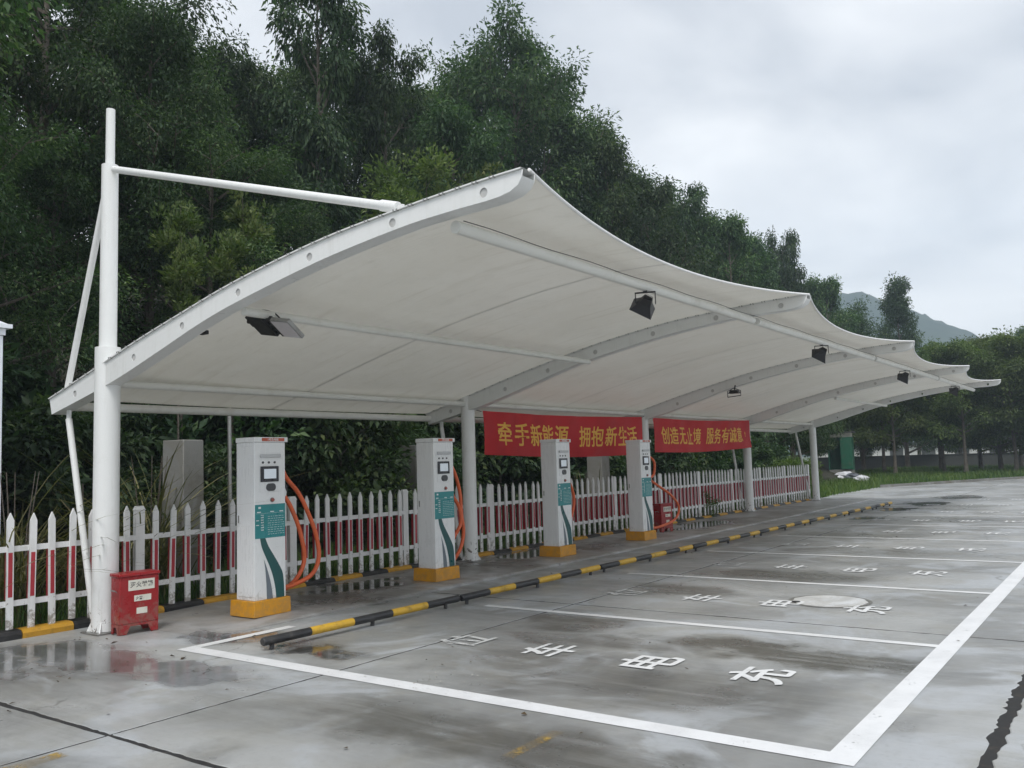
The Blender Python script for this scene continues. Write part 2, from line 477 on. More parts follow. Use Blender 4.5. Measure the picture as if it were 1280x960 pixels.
def cloth_mat():
    m, nt, b = nodes_of('banner_cloth')
    p = pos(nt)
    f = noise(nt, p, 1.4, 5, 0.6)
    c = mixc(nt, ramp(nt, f, 0.35, 0.7), (0.60, 0.012, 0.018), (0.50, 0.010, 0.016))
    nt.links.new(c, b.inputs['Base Color'])
    b.inputs['Roughness'].default_value = 0.6
    tr = add(nt, 'ShaderNodeBsdfTranslucent'); tr.inputs['Color'].default_value = (0.55, 0.01, 0.02, 1)
    ms = add(nt, 'ShaderNodeMixShader'); ms.inputs[0].default_value = 0.15
    nt.links.new(b.outputs[0], ms.inputs[1]); nt.links.new(tr.outputs[0], ms.inputs[2])
    nt.links.new(ms.outputs[0], nt.nodes['Material Output'].inputs['Surface'])
    MATS['banner_cloth'] = m


membrane_mat()
cloth_mat()


# ------------------------------------------------------------------ mesh helpers
class MB:
    def __init__(s):
        s.v, s.f = [], []

    def raw(s, vs, fs):
        o = len(s.v)
        s.v += [tuple(v) for v in vs]
        s.f += [tuple(i + o for i in f) for f in fs]
        return s

    def box(s, x0, x1, y0, y1, z0, z1):
        vs = [(x, y, z) for z in (z0, z1) for y in (y0, y1) for x in (x0, x1)]
        return s.raw(vs, [(0, 2, 3, 1), (4, 5, 7, 6), (0, 1, 5, 4), (2, 6, 7, 3), (0, 4, 6, 2), (1, 3, 7, 5)])

    def frustum(s, r0, z0, r1, z1):
        (a, b, c, d), (e, f, g, h) = r0, r1
        vs = [(a, c, z0), (b, c, z0), (a, d, z0), (b, d, z0), (e, g, z1), (f, g, z1), (e, h, z1), (f, h, z1)]
        return s.raw(vs, [(0, 2, 3, 1), (4, 5, 7, 6), (0, 1, 5, 4), (2, 6, 7, 3), (0, 4, 6, 2), (1, 3, 7, 5)])

    def tube(s, pts, r, n=10, caps=True):
        pts = [Vector(p) for p in pts]
        rs = r if isinstance(r, (list, tuple)) else [r] * len(pts)
        rings = []
        prev = None
        for i, p in enumerate(pts):
            t = (pts[min(i + 1, len(pts) - 1)] - pts[max(i - 1, 0)]).normalized()
            if prev is None:
                a = Vector((0, 0, 1)) if abs(t.z) < 0.9 else Vector((1, 0, 0))
                x = t.cross(a).normalized()
            else:
                x = (prev - t * prev.dot(t)).normalized()
            y = t.cross(x)
            prev = x
            rings.append([p + (x * math.cos(k * 2 * math.pi / n) + y * math.sin(k * 2 * math.pi / n)) * rs[i] for k in range(n)])
        vs = [v for ring in rings for v in ring]
        fs = []
        for i in range(len(pts) - 1):
            for k in range(n):
                a, b = i * n + k, i * n + (k + 1) % n
                fs.append((a, b, b + n, a + n))
        if caps:
            fs.append(tuple(reversed(range(n))))
            fs.append(tuple((len(pts) - 1) * n + k for k in range(n)))
        return s.raw(vs, fs)

    def prism(s, poly, axis, a, b):
        """poly: 2D points; axis 'x': (y,z), 'y': (x,z), 'z': (x,y)"""
        n = len(poly)

        def pt(q, w):
            return {'x': (w, q[0], q[1]), 'y': (q[0], w, q[1]), 'z': (q[0], q[1], w)}[axis]
        vs = [pt(q, a) for q in poly] + [pt(q, b) for q in poly]
        fs = [tuple(range(n)), tuple(reversed(range(n, 2 * n)))]
        for i in range(n):
            j = (i + 1) % n
            fs.append((i, i + n, j + n, j))
        return s.raw(vs, fs)

    def mesh(s, name, smooth=True):
        me = bpy.data.meshes.new(name)
        me.from_pydata(s.v, [], s.f)
        me.update()
        import bmesh as _b
        bm = _b.new(); bm.from_mesh(me); _b.ops.recalc_face_normals(bm, faces=bm.faces); bm.to_mesh(me); bm.free()
        if smooth:
            me.polygons.foreach_set('use_smooth', [True] * len(me.polygons))
            me.set_sharp_from_angle(angle=R(38))
        return me

    def build(s, name, mat, parent=None, bevel=0.0, smooth=True):
        return link(name, s.mesh(name, smooth), mat, parent, bevel)


def link(name, me, mat, parent=None, bevel=0.0):
    if mat is not None and not me.materials:
        me.materials.append(MATS[mat])
    o = bpy.data.objects.new(name, me)
    COL.objects.link(o)
    if parent:
        o.parent = parent
    if bevel:
        b = o.modifiers.new('bevel', 'BEVEL')
        b.width = bevel; b.segments = 2; b.limit_method = 'ANGLE'
    return o


def thing(name, label, cat, loc=(0, 0, 0), rz=0.0, group=None):
    o = bpy.data.objects.new(name, None)
    o.empty_display_size = 0.2
    COL.objects.link(o)
    o.location = loc
    o.rotation_euler = (0, 0, rz)
    tag(o, label, cat, group)
    return o


def tag(o, label, cat, group=None, kind=None):
    o['label'] = label
    o['category'] = cat
    if group:
        o['group'] = group
    if kind:
        o['kind'] = kind
    return o


def structure(o, label=None):
    o['kind'] = 'structure'
    if label:
        o['label'] = label
    return o


def dup(o, parent=None, loc=None, rz=None, scale=None):
    c = o.copy()
    COL.objects.link(c)
    c.parent = parent
    if loc is not None:
        c.location = loc
    if rz is not None:
        c.rotation_euler = (0, 0, rz)
    if scale is not None:
        c.scale = scale
    for ch in list(o.children):
        dup(ch, c)
    return c


def spline(pts, n=8):
    P = [Vector(p) for p in pts]
    P = [P[0] * 2 - P[1]] + P + [P[-1] * 2 - P[-2]]
    out = []
    for i in range(1, len(P) - 2):
        for k in range(n):
            t = k / n
            a, b, c, d = P[i - 1], P[i], P[i + 1], P[i + 2]
            out.append(0.5 * ((2 * b) + (c - a) * t + (2 * a - 5 * b + 4 * c - d) * t * t + (3 * b - a - 3 * c + d) * t ** 3))
    out.append(P[-2])
    return out


def interp(xs, ys, x):
    return float(np.interp(x, xs, ys))


def text_mesh(body, size, bold=0.0, extrude=0.0, cell=None):
    """letters as a mesh, centred on the origin in the XY plane"""
    cu = bpy.data.curves.new('lettering', 'FONT')
    cu.body = body
    cu.size = size
    cu.offset = bold
    cu.extrude = extrude
    cu.align_x = 'CENTER'
    cu.align_y = 'CENTER'
    ob = bpy.data.objects.new('lettering', cu)
    COL.objects.link(ob)
    dg = bpy.context.evaluated_depsgraph_get()
    me = bpy.data.meshes.new_from_object(ob.evaluated_get(dg))
    bpy.data.objects.remove(ob)
    bpy.data.curves.remove(cu)
    co = np.empty(len(me.vertices) * 3); me.vertices.foreach_get('co', co)
    co = co.reshape(-1, 3)
    if len(co):
        mn, mxx = co.min(0), co.max(0)
        co[:, :2] -= (mn[:2] + mxx[:2]) / 2
        if cell:
            co[:, 0] *= cell[0] / max(1e-6, (mxx - mn)[0])
            co[:, 1] *= cell[1] / max(1e-6, (mxx - mn)[1])
        me.vertices.foreach_set('co', co.ravel())
    me.materials.clear()
    return me


def thicken(me, d):
    """heavier strokes: the same letter laid down five times, each shifted by d and a hair in depth"""
    co = np.empty(len(me.vertices) * 3); me.vertices.foreach_get('co', co); co = co.reshape(-1, 3)
    fs = [tuple(p.vertices) for p in me.polygons]
    V, F = [], []
    for k, (a, b) in enumerate(((0, 0), (d, d * 0.6), (-d, d * 0.6), (d, -d * 0.6), (-d, -d * 0.6))):
        o = len(co) * k
        V.append(co + np.array([a, b, 0.0006 * k]))
        F += [tuple(i + o for i in f) for f in fs]
    m2 = bpy.data.meshes.new(me.name)
    m2.from_pydata(np.concatenate(V).tolist(), [], F)
    return m2


def place(me, ex, ey, origin):
    """turn a mesh made in the XY plane so that its x runs along ex, its y along ey"""
    ex, ey = Vector(ex), Vector(ey)
    ez = ex.cross(ey)
    m = Matrix((ex, ey, ez)).transposed().to_4x4()
    m.translation = Vector(origin)
    me.transform(m)
    return me


rng = random.Random(11)

# ================================================================== SETTING: ground
g = MB().raw([(-449, -299, -0.12), (299, -299, -0.12), (299, 774, -0.12), (-449, 774, -0.12)], [(0, 1, 2, 3)])
structure(g.build('ground', 'turf'))

lot = bpy.data.objects.new('parking_lot', None)
COL.objects.link(lot)
structure(lot, 'damp grey concrete parking lot cast in large slabs')
MB().box(-10.0, 23.0, -9.0, 54.0, -0.11, -0.004).build('joint_bed', 'joint', lot)
XJ = [-9.86, -5.31, -0.78, 3.75, 8.3, 12.8, 17.4, 22]
YJ = [-8.0, -2.4, 3.0, 8.42, 13.9, 19.3, 24.8, 30.2, 35.6, 41.0, 46.5, 52.0]


def slab_mesh(x0, x1, y0, y1, gx0, gx1, gy0, gy1, z=0.0):
    """a slab with slightly crumbled, rounded upper edges"""
    def edge(a, b, n):
        return [a + (b - a) * i / n for i in range(n + 1)]
    ring_top, ring_low = [], []
    rr = random.Random(int(x0 * 100) * 7 + int(y0 * 10))
    n = 110 if YJ[1] < y0 < 14 and x0 < 1 else 40
    X0, X1, Y0, Y1 = x0 + gx0, x1 - gx1, y0 + gy0, y1 - gy1

    walk_ = [0.0]

    def j(s):
        walk_[0] = 0.72 * walk_[0] + rr.gauss(0, 0.6)
        return (abs(walk_[0]) + 0.25 * abs(rr.gauss(0, 1))) * s
    pts = []
    for t in edge(X0, X1, n)[:-1]:
        pts.append((t, Y0, 0, 1, gy0))
    for t in edge(Y0, Y1, n)[:-1]:
        pts.append((X1, t, -1, 0, gx1))
    for t in edge(X1, X0, n)[:-1]:
        pts.append((t, Y1, 0, -1, gy1))
    for t in edge(Y1, Y0, n)[:-1]:
        pts.append((X0, t, 1, 0, gx0))
    m = MB()
    lo, mi, tp = [], [], []
    for (x, y, nx, ny, gg) in pts:
        a = j(gg * 1.1) if gg > 0.019 else j(gg * 0.6)
        lo.append((x, y, z - 0.1))
        mi.append((x + nx * a * 0.4, y + ny * a * 0.4, z - 0.006 - a * 0.2))
        tp.append((x + nx * (0.005 + a), y + ny * (0.005 + a), z))
    N = len(pts)
    fs = []
    for k in range(N):
        q = (k + 1) % N
        fs.append((k, q, q + N, k + N))
        fs.append((k + N, q + N, q + 2 * N, k + 2 * N))
    fs.append(tuple(range(2 * N, 3 * N)))
    return m.raw(lo + mi + tp, fs)


for i in range(len(XJ) - 1):
    for k in range(len(YJ) - 1):
        if XJ[i] > 9 and YJ[k] < 8 and YJ[k] < -3:
            continue
        gap = {-0.78: 0.020, -5.31: 0.009}
        ga = gap.get(XJ[i], 0.006)
        gb = gap.get(XJ[i + 1], 0.006)
        hy = {3.0: 0.014, 8.42: 0.013}
        slab_mesh(XJ[i], XJ[i + 1], YJ[k], YJ[k + 1], ga, gb, hy.get(YJ[k], 0.006), hy.get(YJ[k + 1], 0.006)).build('slab', 'concrete', lot, smooth=False)

# raised walkway under the chargers: low slabs with a worn edge, ramping down to the lot at its near end
walk = bpy.data.objects.new('walkway', None)
COL.objects.link(walk)
structure(walk, 'low concrete walkway slab carrying the chargers along the fence')
yy = [5.2, 8.3, 11.4, 14.5, 17.6, 20.7, 23.8, 26.9, 31.0]
for k in range(len(yy) - 1):
    a, b = yy[k] + 0.005, yy[k + 1] - 0.005
    n = 14
    vs, fs = [], []
    rr = random.Random(k)
    for i in range(n + 1):
        y = a + (b - a) * i / n
        h = 0.035 * min(1, max(0.03, (y - 5.2) / 1.3))
        e = -7.42 + rr.uniform(-0.012, 0.012)
        vs += [(-9.25, y, h), (e - 0.03, y, h), (e, y, h * 0.55), (e + 0.005, y, -0.02)]
    for i in range(n):
        for c_ in range(3):
            p = i * 4 + c_
            fs.append((p, p + 1, p + 5, p + 4))
    MB().raw(vs, fs).build('walkway_slab', 'walkway_concrete', walk, smooth=False)

# ------------------------------------------------------------------ painted markings (parts of the lot)
def strip(x0, x1, y0, y1, z, name, mat):
    nx = max(1, int(abs(x1 - x0) / 0.25)); ny = max(1, int(abs(y1 - y0) / 0.25))
    vs, fs = [], []
    for i in range(nx + 1):
        for k in range(ny + 1):
            vs.append((x0 + (x1 - x0) * i / nx, y0 + (y1 - y0) * k / ny, z))
    for i in range(nx):
        for k in range(ny):
            p = i * (ny + 1) + k
            fs.append((p, p + ny + 1, p + ny + 2, p + 1))
    return MB().raw(vs, fs).build(name, mat, lot, smooth=False)


BAY0, PITCHY = 4.80, 3.085
strip(-7.24, -1.49, 4.72, 4.885, 0.004, 'bay_line', 'white_line')
strip(-1.49, -1.325, 4.72, 33.5, 0.004, 'bay_edge_line', 'white_line')
strip(-7.24, -7.12, 4.885, 6.0, 0.004, 'bay_line', 'worn_white_line')
for k in range(1, 10):
    y = 4.80 + 0.01 + k * 3.085
    strip(-6.15 if k % 2 else -6.0, -1.49, y - 0.05, y + 0.055, 0.004, 'bay_line', 'worn_white_line')
ch_cache = {}
for k in range(9):
    y = 6.29 + k * 3.085
    for ch, x in (('充', -2.39), ('电', -3.28), ('车', -4.2), ('位', -5.14)):
        if ch not in ch_cache:
            ch_cache[ch] = place(thicken(text_mesh(ch, 0.5, 0.0, 0, (0.435, 0.435)), 0.0105), (0, 1, 0), (-1, 0, 0), (0, 0, 0))
        o = link('painted_character', ch_cache[ch], 'faded_character' if ch == '位' else 'worn_character', lot)
        o.location = (x + rng.uniform(-0.03, 0.03), y + rng.uniform(-0.03, 0.03), 0.006)
        o.rotation_euler = (0, 0, rng.uniform(-0.04, 0.04))
strip(-2.98, -2.90, 3.93, 4.45, 0.004, 'old_yellow_mark', 'yellow_mark').rotation_euler = (0, 0, 0)
strip(-5.25, -5.12, 2.3, 2.66, 0.004, 'old_yellow_mark', 'yellow_mark')

# manhole cover: pale cement disc in a ring
mh_t = thing('manhole_cover', 'pale round cement manhole cover set in the second bay', 'manhole cover', (-2.88, 9.75, 0))
n = 40
MB().prism([(0.38 * math.cos(a * 2 * math.pi / n) * (1 + 0.03 * math.sin(a * 1.7)), 0.38 * math.sin(a * 2 * math.pi / n)) for a in range(n)], 'z', -0.01, 0.008).build('cover', 'pale_cement', mh_t)
vs, fs = [], []
for a in range(n):
    c_, s_ = math.cos(a * 2 * math.pi / n), math.sin(a * 2 * math.pi / n)
    vs += [(0.385 * c_, 0.385 * s_, 0.004), (0.43 * c_, 0.43 * s_, 0.0045)]
for a in range(n):
    b = (a + 1) % n
    fs.append((2 * a, 2 * a + 1, 2 * b + 1, 2 * b))
MB().raw(vs, fs).build('ring', 'old_concrete', mh_t)
MB().tube([(-0.30, -0.20, 0.0), (-0.30, -0.20, 0.0115)], 0.045, 12).build('hole_shade_disc', 'joint', mh_t)  # solid dark disc on the cover, painted shade of the lifting hole

# ------------------------------------------------------------------ hillside, far hill
def hill_z(x, y):
    t = max(0.0, -x - 12.0)
    z = 0.48 * t if t < 24 else 11.5 + 0.2 * (t - 24)
    fade = min(1, max(0, (66 - y) / 30))
    fade = fade * fade * (3 - 2 * fade)
    return z * fade + (0.15 * math.sin(x * 0.9) * math.cos(y * 0.7) if t > 1 else 0) - 0.02


vs, fs = [], []
nx, ny = 48, 70
for i in range(nx + 1):
    for k in range(ny + 1):
        x = -9.9 - 90 * (i / nx) ** 1.4
        y = -35 + 130 * k / ny
        vs.append((x, y, hill_z(x, y) - (0.0 if i else 0.02)))
for i in range(nx):
    for k in range(ny):
        p = i * (ny + 1) + k
        fs.append((p, p + 1, p + ny + 2, p + ny + 1))
structure(MB().raw(vs, fs).build('hillside', 'soil'))

rr = np.random.RandomState(4)
vs, fs = [], []
nx, ny = 150, 26
ph = rr.uniform(0, 6.28, 14)
for i in range(nx + 1):
    x = -420 + 560 * i / nx
    ridge = interp([-420, -300, -230, -165, -135, -105, -88, -70, -40, 0, 60, 140], [170, 160, 138, 112, 104, 84, 74, 62, 42, 26, 14, 4], x)
    for k in range(ny + 1):
        t = k / ny
        y = 450 + 300 * t
        z = ridge * math.sin(min(1, t * 1.9) * math.pi / 2) ** 1.1 if t < 0.53 else ridge * (1 - 0.25 * (t - 0.53))
        z += sum(math.sin(x * (0.05 + 0.03 * q) + y * 0.02 * q + ph[q]) * 1.6 / (1 + 0.5 * q) for q in range(8))
        z += rr.uniform(-1.6, 1.6)
        vs.append((x, y, max(-2, z) if t > 0 else -2))
for i in range(nx):
    for k in range(ny):
        p = i * (ny + 1) + k
        fs.append((p, p + ny + 1, p + ny + 2, p + 1))
structure(MB().raw(vs, fs).build('far_hill', 'forest_far'))

# ================================================================== CANOPY
YP = [4.88, 11.15, 17.45, 23.77, 29.6]
XPOST = [-8.74, -8.95, -9.0, -9.05, -8.97]
TX = [-9.79, -8.92, -8.11, -7.29, -6.44, -5.39, -4.57, -4.0, -3.63, -3.32]
TZ = [2.45, 2.68, 2.90, 3.10, 3.29, 3.46, 3.54, 3.58, 3.60, 3.61]
BX = [-9.74, -8.55, -7.69, -7.04, -6.44, -5.39, -4.49, -4.01, -3.64]
BZ = [2.28, 2.54, 2.78, 2.97, 3.11, 3.30, 3.41, 3.44, 3.45]


def smooth_curve(X, Z, n=60):
    p = spline([(x, 0, z) for x, z in zip(X, Z)], 6)
    return [v.x for v in p], [v.z for v in p]


TXs, TZs = smooth_curve(TX, TZ)
BXs, BZs = smooth_curve(BX, BZ)


def ztop(x):
    return interp(TXs, TZs, x)


def zbot(x):
    return interp(BXs, BZs, x)


canopy = thing('tensile_canopy', 'long white membrane canopy on five white steel posts over the chargers', 'canopy', (0, 0, 0))

# rafter outline with a bow-shaped nose and round lightening holes
top_out = list(zip(TXs, TZs))
bot_out = list(zip(BXs, BZs))
nose = [(-3.52, 3.458), (-3.43, 3.475), (-3.36, 3.51), (-3.325, 3.56)]
outline = bot_out + nose + list(reversed(top_out))
HOLES = [-9.25, -8.12, -7.3, -6.45, -5.5, -4.55, -3.66]


def web_mesh():
    cu = bpy.data.curves.new('web', 'CURVE')
    cu.dimensions = '2D'
    cu.fill_mode = 'BOTH'
    cu.extrude = 0.004
    sp = cu.splines.new('POLY'); sp.points.add(len(outline) - 1)
    for p, (x, z) in zip(sp.points, outline):
        p.co = (x, z, 0, 1)
    sp.use_cyclic_u = True
    for hx in HOLES:
        r = 0.036
        cz = ztop(hx) * 0.44 + zbot(hx) * 0.56
        sp = cu.splines.new('POLY'); sp.points.add(17)
        for q, p in enumerate(sp.points):
            a = -q * 2 * math.pi / 18
            p.co = (hx + r * math.cos(a), cz + r * math.sin(a), 0, 1)
        sp.use_cyclic_u = True
    ob = bpy.data.objects.new('web', cu); COL.objects.link(ob)
    dg = bpy.context.evaluated_depsgraph_get()
    me = bpy.data.meshes.new_from_object(ob.evaluated_get(dg))
    bpy.data.objects.remove(ob); bpy.data.curves.remove(cu)
    me.materials.clear()
    return place(me, (1, 0, 0), (0, 0, 1), (0, 0, 0))


web = web_mesh()
web.materials.append(MATS['white_steel'])
HW = 0.075
low = bot_out + nose
m = MB()
vs, fs = [], []
for (x, z) in low:
    vs += [(x, -HW + 0.004, z + 0.001), (x, HW - 0.004, z + 0.001), (x, -HW + 0.004, z + 0.009), (x, HW - 0.004, z + 0.009)]
for i in range(len(low) - 1):
    p = i * 4
    fs += [(p, p + 1, p + 5, p + 4), (p + 2, p + 6, p + 7, p + 3)]
soffit = MB().raw(vs, fs).mesh('soffit')
soffit.materials.append(MATS['white_steel'])
# clamping strip along the top with bolt heads
vs, fs = [], []
for (x, z) in top_out:
    vs += [(x, -HW - 0.022, z + 0.002), (x, HW + 0.022, z + 0.002), (x, -HW - 0.022, z + 0.012), (x, HW + 0.022, z + 0.012)]
for i in range(len(top_out) - 1):
    p = i * 4
    fs += [(p, p + 1, p + 5, p + 4), (p + 2, p + 6, p + 7, p + 3), (p, p + 4, p + 6, p + 2), (p + 1, p + 3, p + 7, p + 5)]
clamp = MB().raw(vs, fs).mesh('clamp_strip')
clamp.materials.append(MATS['white_steel'])
mb = MB()
x = -9.6
while x < -3.45:
    for s in (-0.035, 0.0):
        z = ztop(x) - 0.004
        mb.box(x + s - 0.005, x + s + 0.005, -HW - 0.027, -HW - 0.004, z + 0.002, z + 0.0165)
    x += 0.155
bolts = mb.mesh('clamp_bolts')
bolts.materials.append(MATS['steel'])
for i, y in enumerate(YP):
    raf = bpy.data.objects.new('rafter', None); COL.objects.link(raf); raf.parent = canopy; raf.location = (0, y, 0)
    for s in (-1, 1):
        w = link('web', web, None, raf); w.location = (0, s * HW, 0)
    link('soffit', soffit, None, raf)
    if i < 4:
        for hx in HOLES:
            cz = ztop(hx) * 0.44 + zbot(hx) * 0.56
            MB().tube([(hx, -HW + 0.006, cz), (hx, -HW + 0.012, cz)], 0.045, 16).build('hole_backing_disc', 'hole_backing_grey', raf)  # added grey disc, makes the dark hole interior read lighter
    link('clamp_strip', clamp, None, raf)
    b = link('clamp_bolts', bolts, None, raf); b['kind'] = 'stuff'

# posts, masts, braces, ties
for i, (x, y) in enumerate(zip(XPOST, YP)):
    zt = zbot(x) + 0.32
    r_ = 0.128 if i == 0 else 0.112
    po = MB()
    if i == 0:
        po.tube([(x, y, 0.02), (x, y, 2.93), (x, y, 2.935)], [r_, r_ * 0.985, r_ * 0.8], 28)
    else:
        po.tube([(x, y, 0.02), (x, y, zt)], r_, 24)
    p_o = po.build('post', 'post_steel', canopy)
    bp = MB().box(x - 0.165, x + 0.165, y - 0.165, y + 0.165, 0.003 if i == 0 else 0.036, 0.016 if i == 0 else 0.048)
    base = bp.build('base_plate', 'steel', p_o)
    for a in range(4):
        gs = MB()
        an = a * math.pi / 2 + math.pi / 4
        dx_, dy_ = math.cos(an), math.sin(an)
        nx_, ny_ = -dy_ * 0.006, dx_ * 0.006
        pts = [(r_ - 0.006, 0.017 if i == 0 else 0.049), (r_ + 0.045, 0.017 if i == 0 else 0.049), (r_ - 0.006, 0.13)]
        vv = []
        for s in (-1, 1):
            vv += [(x + dx_ * q + s * nx_, y + dy_ * q + s * ny_, z) for q, z in pts]
        gs.raw(vv, [(0, 1, 2), (5, 4, 3), (0, 3, 4, 1), (1, 4, 5, 2), (2, 5, 3, 0)])
        gs.build('gusset', 'white_steel', p_o)
    MB().tube([(x, y, 2.7), (x, y, 4.90), (x, y, 4.905)], [0.088, 0.084, 0.06], 24).build('mast', 'white_steel', canopy)
    MB().tube([(x, y, 4.9), (x, y, 5.52), (x, y, 5.525)], [0.048, 0.046, 0.03], 18).build('mast_tip', 'white_steel', canopy)
    # back stay: mast head to rafter heel, then on down to the foot of the post
    MB().tube([(x - 0.07, y, 4.66), (-9.55, y, 2.58)], 0.034, 14).build('back_stay', 'white_steel', canopy)
    MB().box(-9.60, -9.53, y - 0.012, y + 0.012, 2.45, 2.60).build('stay_lug', 'white_steel', canopy)
    MB().tube([(-9.52, y, 2.22), (x - 0.2, y, 0.06)], 0.034, 14).build('back_strut', 'post_steel', canopy)
    MB().box(-9.55, -9.49, y - 0.012, y + 0.012, 2.18, 2.32).build('stay_lug', 'white_steel', canopy)
    t0, t1 = Vector((x + 0.08, y, 4.84)), Vector((-4.58, y, ztop(-4.58) + 0.07))
    ti = MB().tube([t0, t1], 0.037, 16).build('tie_rod', 'white_steel', canopy)
    MB().tube([t1 + (t0 - t1).normalized() * 0.16, t1 + (t0 - t1).normalized() * -0.02], 0.046, 14).build('end_collar', 'white_steel', ti)
    MB().box(-4.66, -4.50, y - 0.01, y + 0.01, ztop(-4.58) + 0.005, ztop(-4.58) + 0.08).build('end_lug', 'white_steel', ti)

# purlins
for i in range(4):
    y0, y1 = YP[i] + HW, YP[i + 1] - HW
    MB().tube([(-4.05, y0, 3.37), (-4.05, y1, 3.37)], 0.05, 14).build('purlin', 'purlin_steel', canopy)
    if i in (0, 3):
        MB().tube([(-6.57, y0, 3.05), (-6.57, y1, 3.05)], 0.04, 14).build('purlin', 'purlin_steel', canopy)
    MB().tube([(-8.95, y0, 2.575), (-8.95, y1, 2.575)], 0.042, 14).build('purlin', 'purlin_steel', canopy)
    MB().tube([(-9.72, y0, 2.375), (-9.72, y1, 2.375)], 0.05, 14).build('edge_tube', 'purlin_steel', canopy)

# membrane panels with scalloped front edge, hem and weld seam
for i in range(4):
    y0, y1 = YP[i], YP[i + 1]
    nu, nv = 44, 26
    vs, fs = [], []

    def surf(u, v):
        bowl = 4 * v * (1 - v)
        xf = -3.32 - 0.38 * bowl
        x = -9.79 + (xf + 9.79) * u
        z = ztop(x) + 0.016
        sag = (0.03 + 0.065 * max(0, (u - 0.86) / 0.14) ** 1.5 + 0.02 * math.sin(u * math.pi))
        z -= sag * bowl
        return (x, y0 + (y1 - y0) * v, z)
    for a in range(nu + 1):
        for b in range(nv + 1):
            vs.append(surf(a / nu, b / nv))
    for a in range(nu):
        for b in range(nv):
            p = a * (nv + 1) + b
            fs.append((p, p + nv + 1, p + nv + 2, p + 1))
    me_ = MB().raw(vs, fs).build('membrane', 'membrane', canopy)
    MB().tube([Vector(surf(1, b / 30)) + Vector((0.004, 0, 0.0)) for b in range(31)], 0.013, 8).build('hem', 'hem', me_)
    sv, sf = [], []
    for a in range(nu + 1):
        for dv in (-0.0024, 0.0024):
            q = surf(a / nu, 0.47 + dv); sv.append((q[0], q[1], q[2] - 0.003))
    for a in range(nu):
        p = a * 2
        sf.append((p, p + 1, p + 3, p + 2))
    MB().raw(sv, sf).build('weld_seam', 'seam', me_)

# thin black cable clipped along the front purlin
wire = MB().tube([(-4.03, YP[0] + 0.15 + 24.5 * k / 80, 3.428 + 0.006 * math.sin(k * 1.3)) for k in range(81)], 0.004, 5).build('lamp_cable', 'dark_plastic')
tag(wire, 'thin dark cable running along the front purlin under the canopy', 'cable')

# ------------------------------------------------------------------ floodlights
def hood_lamp(loc, rz, label):
    """black floodlight hanging from the front purlin: bracket, finned body, flared four-sided hood, glass"""
    t = thing('floodlight', label, 'floodlight', loc, rz, 'hooded floodlights under the canopy')
    MB().box(-0.02, 0.02, -0.015, 0.015, -0.02, 0.07).build('clamp', 'lamp_black', t)
    br = MB()
    br.box(-0.10, 0.10, -0.012, 0.012, -0.028, -0.016)
    br.box(-0.106, -0.098, -0.014, 0.014, -0.15, -0.016)
    br.box(0.098, 0.106, -0.014, 0.014, -0.15, -0.016)
    br.build('bracket', 'lamp_black', t)
    holder = bpy.data.objects.new('head', None); COL.objects.link(holder); holder.parent = t
    holder.location = (0, 0, -0.13); holder.rotation_euler = (R(46), R(28), R(15)); holder.scale = (0.74, 0.74, 0.74)
    b = MB().frustum((-0.06, 0.06, -0.05, 0.05), 0.09, (-0.09, 0.09, -0.075, 0.075), 0.0)
    b.build('body', 'lamp_black', holder, 0.004)
    fin = MB()
    for q in range(-3, 4):
        fin.box(q * 0.017 - 0.003, q * 0.017 + 0.003, -0.045, 0.045, 0.088, 0.115)
    fin.build('fins', 'lamp_black', holder)
    # flared hood, open below
    vs = []
    for (hx, hy, z) in ((0.09, 0.075, 0.0), (0.165, 0.15, -0.12)):
        vs += [(-hx, -hy, z), (hx, -hy, z), (hx, hy, z), (-hx, hy, z)]
    for (hx, hy, z) in ((0.086, 0.071, 0.0), (0.161, 0.146, -0.12)):
        vs += [(-hx, -hy, z), (hx, -hy, z), (hx, hy, z), (-hx, hy, z)]
    fs = []
    for k in range(4):
        q = (k + 1) % 4
        fs += [(k, q, q + 4, k + 4), (k + 8, k + 12, q + 12, q + 8), (k + 4, q + 4, q + 12, k + 12)]
    MB().raw(vs, fs).build('hood', 'lamp_black', holder, smooth=False)
    MB().box(-0.084, 0.084, -0.07, 0.07, -0.012, -0.006).build('glass', 'lamp_glass', holder)
    return t


hood_lamp((-4.05, 8.02, 3.33), R(20), 'hooded black floodlight on the front purlin nearest the camera')
hood_lamp((-4.05, 14.1, 3.33), R(24), 'second hooded black floodlight from the near end, under the front purlin')
hood_lamp((-4.05, 20.1, 3.33), R(15), 'third hooded black floodlight from the near end, under the front purlin')
hood_lamp((-4.05, 26.3, 3.33), R(22), 'farthest hooded black floodlight on the front purlin')

fl = thing('floodlight', 'flat black floodlight with grey glass panel beside the first rafter', 'floodlight', (-6.57, 5.12, 3.0))
hd = bpy.data.objects.new('head', None); COL.objects.link(hd); hd.parent = fl
hd.location = (0.0, 0.16, -0.05); hd.rotation_euler = (R(-34), R(10), R(0)); hd.scale = (0.86, 0.86, 0.86)
MB().box(-0.32, -0.02, -0.15, 0.15, -0.03, 0.035).build('driver_box', 'lamp_black', hd, 0.008)
lens = MB().box(0.10, 0.40, -0.14, 0.14, -0.03, 0.02).build('lamp_housing', 'steel', hd, 0.008)
MB().box(0.115, 0.385, -0.125, 0.125, -0.037, -0.0315).build('glass', 'lamp_glass', lens)
for q in (-0.11, -0.04, 0.04, 0.11):
    MB().box(-0.02, 0.10, q - 0.012, q + 0.012, -0.015, 0.012).build('rib', 'lamp_black', hd)
MB().box(0.055, 0.10, -0.14, 0.14, -0.025, 0.03).build('hinge_bar', 'lamp_black', hd)
